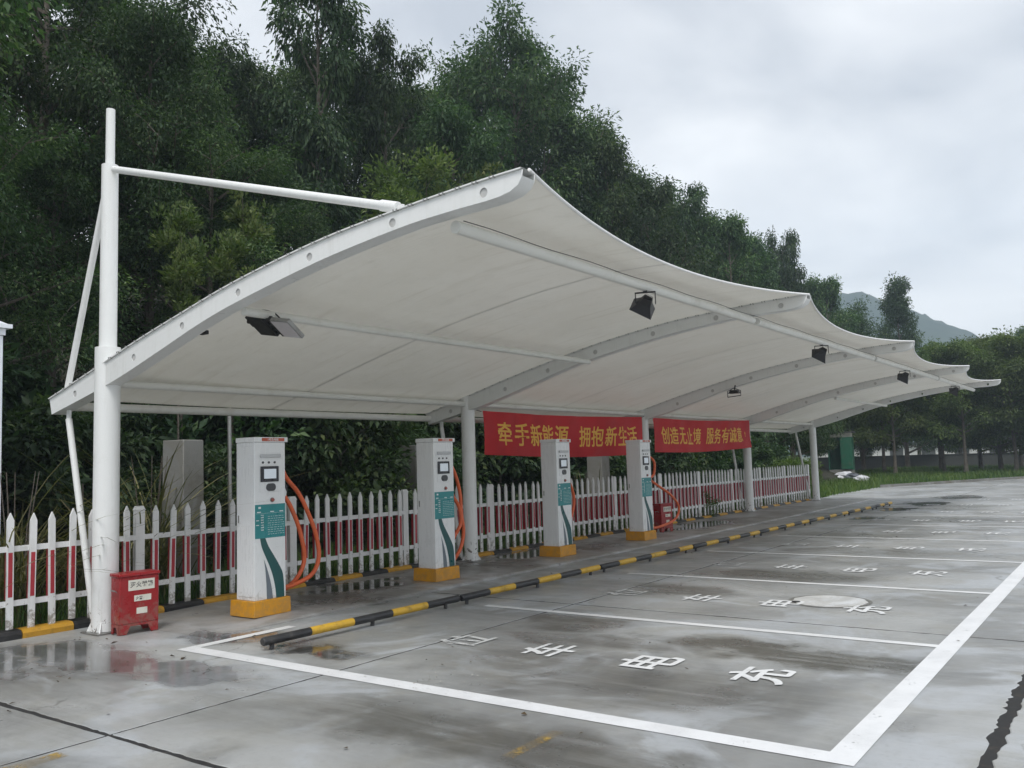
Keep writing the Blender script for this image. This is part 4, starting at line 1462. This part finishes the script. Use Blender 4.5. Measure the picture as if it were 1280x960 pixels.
def gen_tree(seed, H=10.0, spread=3.0, cb=0.25, limbs=18, subs=5, per=60, leaf=0.17, form='round', droop=0.6, sig=0.36, mat='leaf_deep', trunk_r=0.16, lean=0.3):
    """returns (wood mesh, crown mesh): tapered trunk, limbs, side branches; leaves gathered round the twig ends"""
    r = np.random.RandomState(seed)
    wood = MB()
    tp = []
    off = np.zeros(2)
    for k in range(9):
        tp.append((off[0], off[1], H * 0.97 * k / 8))
        off = off + r.normal(0, 0.05 * lean, 2) * H * 0.12
    tp = [Vector(p) for p in tp]
    wood.tube(tp, [trunk_r * (1 - 0.88 * k / 8) + (0.04 if k == 0 else 0) for k in range(9)], 8)

    def trunk_at(t_):
        f_ = t_ * 8; i_ = min(7, int(f_)); return tp[i_].lerp(tp[i_ + 1], f_ - i_)
    clumps, cdir, cw = [], [], []
    for i_ in range(limbs):
        t_ = cb + (0.97 - cb) * (i_ + r.uniform(0, 0.8)) / limbs
        u_ = (t_ - cb) / (1 - cb)
        if form == 'round':
            prof_ = math.sqrt(max(0.05, 1 - (2 * u_ - 0.85) ** 2 * 0.85))
        elif form == 'cone':
            prof_ = 1.05 - 0.85 * u_
        elif form == 'vase':
            prof_ = 0.45 + 0.6 * u_ if u_ < 0.75 else 1.4 - 0.7 * u_
        else:
            prof_ = 1.0
        ln = spread * prof_ * r.uniform(0.7, 1.18)
        az = i_ * 2.399 + r.uniform(-0.5, 0.5)
        el = r.uniform(0.15, 0.65) + 0.45 * u_
        p0 = trunk_at(t_)
        d_ = Vector((math.cos(az) * math.cos(el), math.sin(az) * math.cos(el), math.sin(el)))
        bend = Vector((r.normal(0, .18), r.normal(0, .18), r.normal(-0.1, .15)))
        lp = [p0 + d_ * (ln * q / 4) + bend * (ln * (q / 4) ** 2 * 0.6) for q in range(5)]
        rad = trunk_r * 0.42 * (1 - 0.55 * u_)
        wood.tube(lp, [rad * (1 - 0.2 * q) for q in range(5)], 5, False)
        for j_ in range(subs):
            f_ = 0.35 + 0.62 * (j_ + r.uniform(0, 0.9)) / subs
            q_ = f_ * 4; a_ = min(3, int(q_)); s0 = lp[a_].lerp(lp[a_ + 1], q_ - a_)
            sd = (d_ + Vector((r.normal(0, .75), r.normal(0, .75), r.normal(0.1, .5)))).normalized()
            sl = ln * r.uniform(0.22, 0.42)
            s1 = s0 + sd * sl
            wood.tube([s0, s0.lerp(s1, 0.55) + Vector((0, 0, 0.06 * sl)), s1], [rad * 0.35, rad * 0.25, rad * 0.1], 4, False)
            for tt in (0.55, 1.0):
                c0 = s0.lerp(s1, tt)
                clumps.append(c0); cdir.append(sd); cw.append(r.uniform(0.5, 1.3))
        clumps.append(lp[4]); cdir.append(d_); cw.append(1.2)
    for q in range(4):
        clumps.append(tp[8] + Vector((r.normal(0, .25), r.normal(0, .25), r.uniform(-0.9, 0.35)))); cdir.append(Vector((0, 0, 1))); cw.append(0.9)
    Cc = np.array([tuple(c) for c in clumps]); Dd = np.array([tuple(d) for d in cdir]); cw = np.array(cw)
    cnt = np.maximum(4, (per * cw).astype(int))
    idx = np.repeat(np.arange(len(Cc)), cnt)
    n_ = len(idx)
    size = (sig * (0.7 + 0.5 * r.rand(len(Cc))))[idx]
    g_ = r.normal(0, 1, (n_, 3))
    g_ *= np.minimum(1, 1.75 / (np.linalg.norm(g_, axis=1, keepdims=True) + 1e-6))
    g_ *= np.array([1, 1, 0.72])
    C = Cc[idx] + g_ * size[:, None] * 0.75
    out = g_ / (np.linalg.norm(g_, axis=1, keepdims=True) + 1e-6)
    D = out * 0.7 + Dd[idx] * 0.4 + r.normal(0, 0.45, (n_, 3)) + np.array([0, 0, -droop])
    N_ = np.array([0, 0, 1.0]) + out * 0.6 + r.normal(0, 0.45, (n_, 3))
    L = leaf * np.clip(r.lognormal(0, 0.32, n_), 0.45, 1.9)
    W = L * r.uniform(0.36, 0.5, n_)
    ct = r.rand(len(Cc))
    tint = 0.18 + 0.42 * r.rand(n_) + 0.50 * (ct[idx] - 0.38) + (r.rand(n_) > 0.97) * 0.35
    k_ = H / np.percentile(C[:, 2], 99.7)
    C[:, 2] *= k_
    wood.v = [(a, b, c * k_) for a, b, c in wood.v]
    wm = wood.mesh('trunk'); wm.materials.append(MATS['bark'])
    return wm, leaves_mesh('crown', C, D, N_, L, W, tint, mat)


PROTO = {
    'n': gen_tree(71, 10, 2.9, 0.08, 32, 6, 150, 0.088, 'round', 0.55, 0.40, 'leaf_mid'),
    'm': gen_tree(72, 10, 2.6, 0.08, 32, 6, 150, 0.085, 'round', 0.7, 0.36, 'leaf_deep'),
    'a': gen_tree(1, 10, 2.9, 0.14, 28, 6, 82, 0.14, 'round', 0.6, 0.42, 'leaf_deep'),
    'b': gen_tree(2, 10, 2.5, 0.12, 28, 6, 82, 0.14, 'round', 0.7, 0.42, 'leaf_mid'),
    'c': gen_tree(3, 10, 2.2, 0.18, 24, 6, 66, 0.15, 'vase', 0.9, 0.36, 'leaf_deep'),
    'd': gen_tree(5, 10, 2.6, 0.08, 30, 6, 80, 0.135, 'cone', 0.5, 0.42, 'leaf_deep'),
    'e': gen_tree(8, 10, 2.7, 0.14, 28, 6, 105, 0.13, 'round', 0.4, 0.44, 'leaf_olive'),
    'f': gen_tree(13, 10, 3.4, 0.18, 32, 7, 78, 0.135, 'round', 0.6, 0.42, 'leaf_mid'),
    'g': gen_tree(21, 7, 2.2, 0.26, 24, 5, 80, 0.14, 'round', 0.5, 0.38, 'leaf_olive', 0.10),
    'h': gen_tree(34, 7, 2.1, 0.24, 24, 5, 80, 0.14, 'cone', 0.5, 0.38, 'leaf_light', 0.10),
    'y': gen_tree(55, 6, 0.30, 0.74, 4, 2, 85, 0.085, 'vase', -0.5, 0.17, 'leaf_yellow', 0.03),
    'z': gen_tree(56, 6, 1.1, 0.45, 14, 4, 75, 0.09, 'round', -0.1, 0.26, 'leaf_yellow', 0.05),
}
BUSH = {
    'p': gen_tree(101, 2.6, 1.15, 0.06, 20, 5, 44, 0.13, 'round', 0.3, 0.24, 'leaf_deep', 0.04),
    'q': gen_tree(102, 2.6, 1.25, 0.04, 20, 5, 44, 0.12, 'round', 0.4, 0.24, 'leaf_mid', 0.04),
    'r': gen_tree(103, 1.4, 0.8, 0.03, 14, 4, 30, 0.09, 'round', 0.2, 0.17, 'leaf_olive', 0.02),
}


def tree(kind, x, y, z0, H, rz, label, group=None, fat=1.0, name='tree', cat='tree', lib=PROTO):
    wm, cm = lib[kind]
    base_h = {'g': 7.0, 'h': 7.0, 'y': 6.0, 'z': 6.0, 'p': 2.6, 'q': 2.6, 'r': 1.4}.get(kind, 10.0)
    t = thing(name, label, cat, (x, y, z0), rz, group)
    s_ = H / base_h
    t.scale = (s_ * fat, s_ * fat, s_)
    link('trunk', wm, None, t)
    link('crown', cm, None, t)
    return t


GT = 'tall trees on the slope behind the canopy'
TREES = [  # kind, x, y, top z, fat, label
    ('n', -13.4, 3.4, 12.0, 0.95, 'tall broadleaf tree at the left picture edge behind the white pillar'),
    ('m', -17.0, 8.1, 14.0, 0.9, 'tall broadleaf tree left of the steel mast, its crown beyond the top of the picture'),
    ('m', -15.2, 9.3, 10.7, 0.8, 'broadleaf tree rising right behind the steel mast'),
    ('c', -21.0, 15.4, 14.0, 0.75, 'slender tree with thin drooping top right of the mast'),
    ('c', -19.0, 17.0, 16.9, 0.72, 'slender airy tree reaching the top of the picture, sky showing through'),
    ('c', -19.0, 19.8, 15.5, 0.62, 'broadleaf tree with a forked top left of the broadest crown'),
    ('a', -17.0, 20.8, 12.9, 0.75, 'rounded tree below and left of the broadest crown'),
    ('f', -22.0, 31.4, 21.6, 0.92, 'broadest rounded tree crown on the skyline above the canopy tip'),
    ('d', -19.0, 31.5, 16.4, 0.85, 'dense tree right below the broadest crown'),
    ('b', -18.0, 32.4, 15.4, 0.72, 'broadleaf tree on the skyline just right of the broadest crown'),
    ('a', -17.0, 34.0, 13.9, 0.8, 'rounded tree above the first scallop of the canopy edge'),
    ('c', -19.0, 42.3, 16.0, 0.75, 'tree with a small pointed top over the middle of the first scallop'),
    ('b', -17.0, 43.5, 14.2, 0.8, 'green rounded tree over the right half of the first scallop'),
    ('d', -19.0, 53.4, 15.2, 0.85, 'dark tree with layered side branches over the second rafter tip'),
    ('c', -20.0, 61.5, 17.5, 0.55, 'narrow pointed tree right of the second rafter tip'),
    ('b', -18.0, 64.5, 14.3, 0.8, 'tree with a ragged top over the second scallop'),
    ('d', -17.0, 68.0, 11.8, 0.85, 'lower dark tree over the second scallop, before the hazy hill'),
    ('d', -16.2, 79.0, 16.2, 0.85, 'dark bushy tree standing clear before the hazy hill over the third rafter tip'),
]
for (k, x, y, zt, fat, lab) in TREES:
    z0 = hill_z(x, y) - 0.1
    tree(k, x, y, z0, zt - z0, rng.uniform(0, 6.28), lab, GT, fat * (10.0 / (zt - z0)) ** 0.35)

GB = 'background trees that fill the slope'
back = []
FILL = [(-24, 10.6, 16.0), (-24, 13.1, 16.2), (-25, 16.3, 16.2), (-26, 18.3, 15.8), (-26, 20.6, 16.2), (-26, 22.5, 17.8), (-25, 24.2, 17.8), (-25, 27.0, 18.3), (-25, 29.4, 18.9), (-25, 32.8, 21.0), (-24, 37.0, 21.4),
        (-22, 38.0, 18.6), (-22, 41.7, 17.0), (-22, 46.6, 17.0), (-22, 51.8, 17.2), (-22, 58.7, 17.0), (-22, 64.3, 16.2), (-21, 69.6, 15.3), (-20, 75.9, 14.0)]
for (x, y, zt) in FILL:
    z0 = hill_z(x, y) - 0.1
    tree(rng.choice('abbf'), x, y, z0, zt - z0, rng.uniform(0, 6.28), 'background tree merging into the dark wood on the slope', GB, 0.95 * (10.0 / (zt - z0)) ** 0.3)
for i in range(16):
    x = -31 - (i % 3) * 5 + rng.uniform(-1.5, 1.5)
    y = -4 + i * 4.2 + rng.uniform(-1, 1)
    back.append((x, y))
for (x, y) in back:
    z0 = hill_z(x, y) - 0.1
    d = math.hypot(x, y)
    tree(rng.choice('abdf'), x, y, z0, rng.uniform(6.0, 8.0), rng.uniform(0, 6.28), 'background tree merging into the dark wood on the slope', GB, 1.1)
GL = 'lower trees directly behind the fence'
for i in range(22):
    x = -13.9 - (i % 2) * 1.7 + rng.uniform(-0.5, 0.5)
    y = 0.5 + i * 2.35 + rng.uniform(-0.5, 0.5)
    z0 = hill_z(x, y) - 0.1
    tree(rng.choice('abdab') if y > 15 else 'nm'[i % 2], x, y, z0, rng.uniform(6.0, 8.0), rng.uniform(0, 6.28), 'lower dark tree crowding behind the fence under the canopy line', GL, 1.05)
GS = 'shrubs behind the fence'
for i in range(40):
    x = -12.0 - (i % 3) * 0.7 + rng.uniform(-0.25, 0.25)
    y = 1.0 + i * 0.85 + rng.uniform(-0.3, 0.3)
    if abs(y - 7.2) < 0.7 or abs(y - 18.6) < 0.7:
        x -= 1.0
    tree(rng.choice('ppq'), x, y, hill_z(x, y) - 0.05, rng.uniform(1.8, 3.4), rng.uniform(0, 6.28), 'dark leafy shrub in the thicket behind the picket fence', GS, 1.0, 'shrub', 'shrub', BUSH)
for (k, x, y, zt, lab) in (('y', -13.0, 8.55, 6.2, 'yellow-green feathery sapling top just right of the mast, under the tie rod'), ('y', -13.0, 9.75, 6.7, 'yellow-green feathery sapling top higher and right of the one by the mast'),
                           ('y', -12.5, 8.2, 5.5, 'pale feathery sapling below the first yellow-green one by the mast'), ('y', -12.5, 9.2, 5.75, 'pale feathery sapling between mast and rafter'),
                           ('z', -14.0, 16.0, 9.3, 'yellow-green leafy tree behind the end of the tie rod'), ('y', -15.0, 19.8, 10.3, 'small yellow-green treetop just behind the canopy tip')):
    z0 = hill_z(x, y) - 0.1
    tree(k, x, y, z0, zt - z0, rng.uniform(0, 6.28), lab, 'yellow-green saplings', 1.0)

# grove at the right
GR = 'grove trees beyond the lot'
grove = [('g', -12.4, 57.0, 7.6), ('h', -10.2, 60.0, 7.4), ('g', -8.6, 57.5, 8.0), ('e', -7.3, 62.0, 8.6), ('g', -6.1, 58.5, 8.2), ('h', -4.9, 61.0, 8.4), ('g', -3.6, 58.0, 8.2), ('h', -14.3, 62.5, 8.4),
         ('g', -2.2, 62.0, 8.2), ('h', -11.4, 66.0, 8.8), ('e', -9.3, 68.5, 9.2), ('g', -6.8, 68.0, 8.6), ('h', -4.0, 69.0, 9.0), ('g', -16.2, 58.5, 7.8), ('h', -17.8, 64.0, 9.0), ('h', -15.6, 55.2, 7.2)]
ORD = ['first', 'second', 'third', 'fourth', 'fifth', 'sixth', 'seventh', 'eighth', 'ninth', 'tenth', 'eleventh', 'twelfth', 'thirteenth', 'fourteenth', 'fifteenth', 'last']
order = sorted(range(len(grove)), key=lambda q: grove[q][1] / grove[q][2])
rank = {q: n_ for n_, q in enumerate(order)}
for i, (k, x, y, h) in enumerate(grove):
    tree(k, x, y, 0.0, h, rng.uniform(0, 6.28), 'slim grove tree beyond the lot, %s trunk from the left' % ORD[rank[i]], GR, 1.0)
for (k, x, y, zt, lab) in (('b', -14.0, 91.0, 11.4, 'far tree rising over the fourth rafter tip before the hill foot'), ('e', -10.2, 88.5, 11.6, 'far pointed tree near the right picture edge'),
                           ('b', -7.0, 86.0, 11.8, 'far tree cut by the right picture edge'), ('a', -18.5, 96, 12.0, 'far dark tree before the foot of the hazy hill')):
    tree(k, x, y, 0, zt, rng.uniform(0, 6.28), lab, 'far trees', 1.0)

# weeds and low shrubs near the ends of the fence
for (x, y, h, lab) in ((-9.55, 21.4, 0.75, 'low weed bush pushing through the fence left of the fourth post'), (-9.75, 16.3, 0.5, 'small weed tuft at the fence foot behind the farthest charging pile'),
                       (-10.3, 31.2, 1.5, 'leafy bush at the far end of the picket fence'), (-10.9, 33.5, 1.4, 'bush between the fence end and the booth'), (-11.4, 36.0, 1.0, 'bush right of the last canopy post'),
                       (-12.2, 39.5, 0.9, 'low bush before the green booth'), (-13.4, 43.0, 0.7, 'low bush beside the rubbish bags')):
    tree('r', x, y, -0.03, h, rng.uniform(0, 6.28), lab, 'weed bushes', 1.1, 'bush', 'bush', BUSH)

# reed clumps with arching blades
def reed(x, y, n_, H, label, seed):
    r = np.random.RandomState(seed)
    base = np.stack([r.normal(0, 0.16, n_), r.normal(0, 0.16, n_), np.zeros(n_)], 1)
    hd_ = r.uniform(0, 2 * np.pi, n_)
    me = blades_mesh('blades', base, hd_, H * r.uniform(0.6, 1.2, n_), r.uniform(0.5, 1.7, n_), 0.024 * r.uniform(0.6, 1.3, n_), r.uniform(0.1, 0.95, n_), 'reed', 8)
    t = thing('reed_clump', label, 'reeds', (x, y, hill_z(x, y)), 0, 'reed clumps behind the fence')
    link('blades', me, None, t)
    st_ = MB()
    for q in range(6):
        a, b = r.uniform(-0.1, 0.1, 2)
        st_.tube([(a, b, 0), (a * 1.6, b * 1.6, H * 0.5), (a * 2.6, b * 2.6, H * 0.8)], [0.01, 0.008, 0.004], 5)
    st_.build('stems', 'bark', t)


reed(-10.3, 4.7, 150, 2.1, 'arching dry reed clump behind the fence left of the tall post', 1)
reed(-10.4, 6.4, 170, 2.3, 'arching dry reed clump behind the fence beside the stained pillar', 2)
reed(-10.5, 5.6, 120, 1.9, 'arching reed clump half hidden by the tall post', 3)
reed(-10.6, 17.4, 90, 1.7, 'sparse reed clump behind the fence between the last two charging piles', 4)

# grass
r = np.random.RandomState(9)
n_ = 26000
base = np.stack([-9.5 - 2.6 * r.rand(n_) ** 1.3, r.uniform(0.5, 33, n_), np.zeros(n_)], 1)
base[:, 2] = [hill_z(x, y) for x, y in base[:, :2]]
me = blades_mesh('grass', base, r.uniform(0, 6.28, n_), r.uniform(0.12, 0.5, n_), r.uniform(0.1, 0.8, n_), r.uniform(0.008, 0.016, n_), r.uniform(0, 1, n_), 'grass')
tag(link('grass', me, None), 'uncut grass and weeds along the back of the picket fence', 'grass', kind='stuff')
n_ = 60000
u = r.rand(n_)
base = np.stack([r.uniform(-17, 6, n_), 41.5 + 34 * r.rand(n_), np.zeros(n_)], 1)
edge = np.where(base[:, 0] < -5, 41.0 + (base[:, 0] + 9.6) * 2.3, 51.8)
ok = (base[:, 1] > np.maximum(edge + 0.3, 41.5))
base = base[ok]; n_ = len(base)
base[:, 2] = -0.08
pt = np.sin(base[:, 0] * 1.3) * np.cos(base[:, 1] * 0.5) * 0.2
me = blades_mesh('grass', base, r.uniform(0, 6.28, n_), r.uniform(0.2, 0.62, n_), r.uniform(0.1, 0.7, n_), r.uniform(0.025, 0.05, n_), r.uniform(0.2, 0.9, n_) + pt, 'grass')
tag(link('grass', me, None), 'bright grass strip under the grove beyond the lot', 'grass', kind='stuff')
n_ = 5000
base = np.stack([-9.6 - 3.5 * r.rand(n_), r.uniform(30.5, 47, n_), np.full(n_, -0.05)], 1)
me = blades_mesh('grass', base, r.uniform(0, 6.28, n_), r.uniform(0.15, 0.55, n_), r.uniform(0.1, 0.8, n_), r.uniform(0.02, 0.035, n_), r.uniform(0.3, 1, n_), 'grass')
tag(link('grass', me, None), 'weedy grass verge between the far fence end and the booth', 'grass', kind='stuff')

# fallen leaves, twigs and pale crumbs scattered on the concrete
n_ = 260
C = np.stack([r.uniform(-9.1, 2.0, n_), 2.2 + 26 * r.rand(n_) ** 1.6, np.full(n_, 0.012)], 1)
C[:60, :2] = np.array([-4.3, 5.0]) + r.normal(0, 0.22, (60, 2))
C[60:100, :2] = np.array([-7.6, 4.4]) + r.normal(0, 0.6, (40, 2))
C[:, 2] = np.where((C[:, 0] < -7.4) & (C[:, 1] > 5.2), 0.05, 0.012)
D = np.concatenate([r.normal(0, 1, (n_, 2)), r.normal(0, 0.1, (n_, 1))], 1)
tint = r.uniform(0, 0.55, n_); tint[:60] = r.uniform(0.8, 1, 60)
L = r.lognormal(-3.6, 0.45, n_); L[:60] = r.uniform(0.008, 0.025, 60)
me = leaves_mesh('fallen_leaves', C, D, np.tile([0, 0, 1.0], (n_, 1)) + r.normal(0, 0.25, (n_, 3)), L, L * r.uniform(0.3, 0.7, n_), tint, 'litter')
tag(link('fallen_leaves', me, None), 'scattered fallen leaves and pale crumbs on the damp concrete', 'litter', kind='stuff')

# ------------------------------------------------------------------ haze: one box of even air round everything
hz_m = bpy.data.materials.new('haze')
hz_m.use_nodes = True
ht = hz_m.node_tree
for n in list(ht.nodes):
    ht.nodes.remove(n)
ho = ht.nodes.new('ShaderNodeOutputMaterial')
hv = ht.nodes.new('ShaderNodeVolumePrincipled')
hv.inputs['Color'].default_value = (0.72, 0.85, 1.0, 1)
hv.inputs['Density'].default_value = 0.00085
hv.inputs['Anisotropy'].default_value = 0.2
ht.links.new(hv.outputs[0], ho.inputs['Volume'])
MATS['haze'] = hz_m
HAZE = True
if HAZE:
    o = MB().box(-450, 300, -300, 775, -3.5, 185).build('haze', 'haze', smooth=False)
    o['kind'] = 'stuff'
    o['label'] = 'pale even haze in the air towards the far hill'
    o['category'] = 'haze'
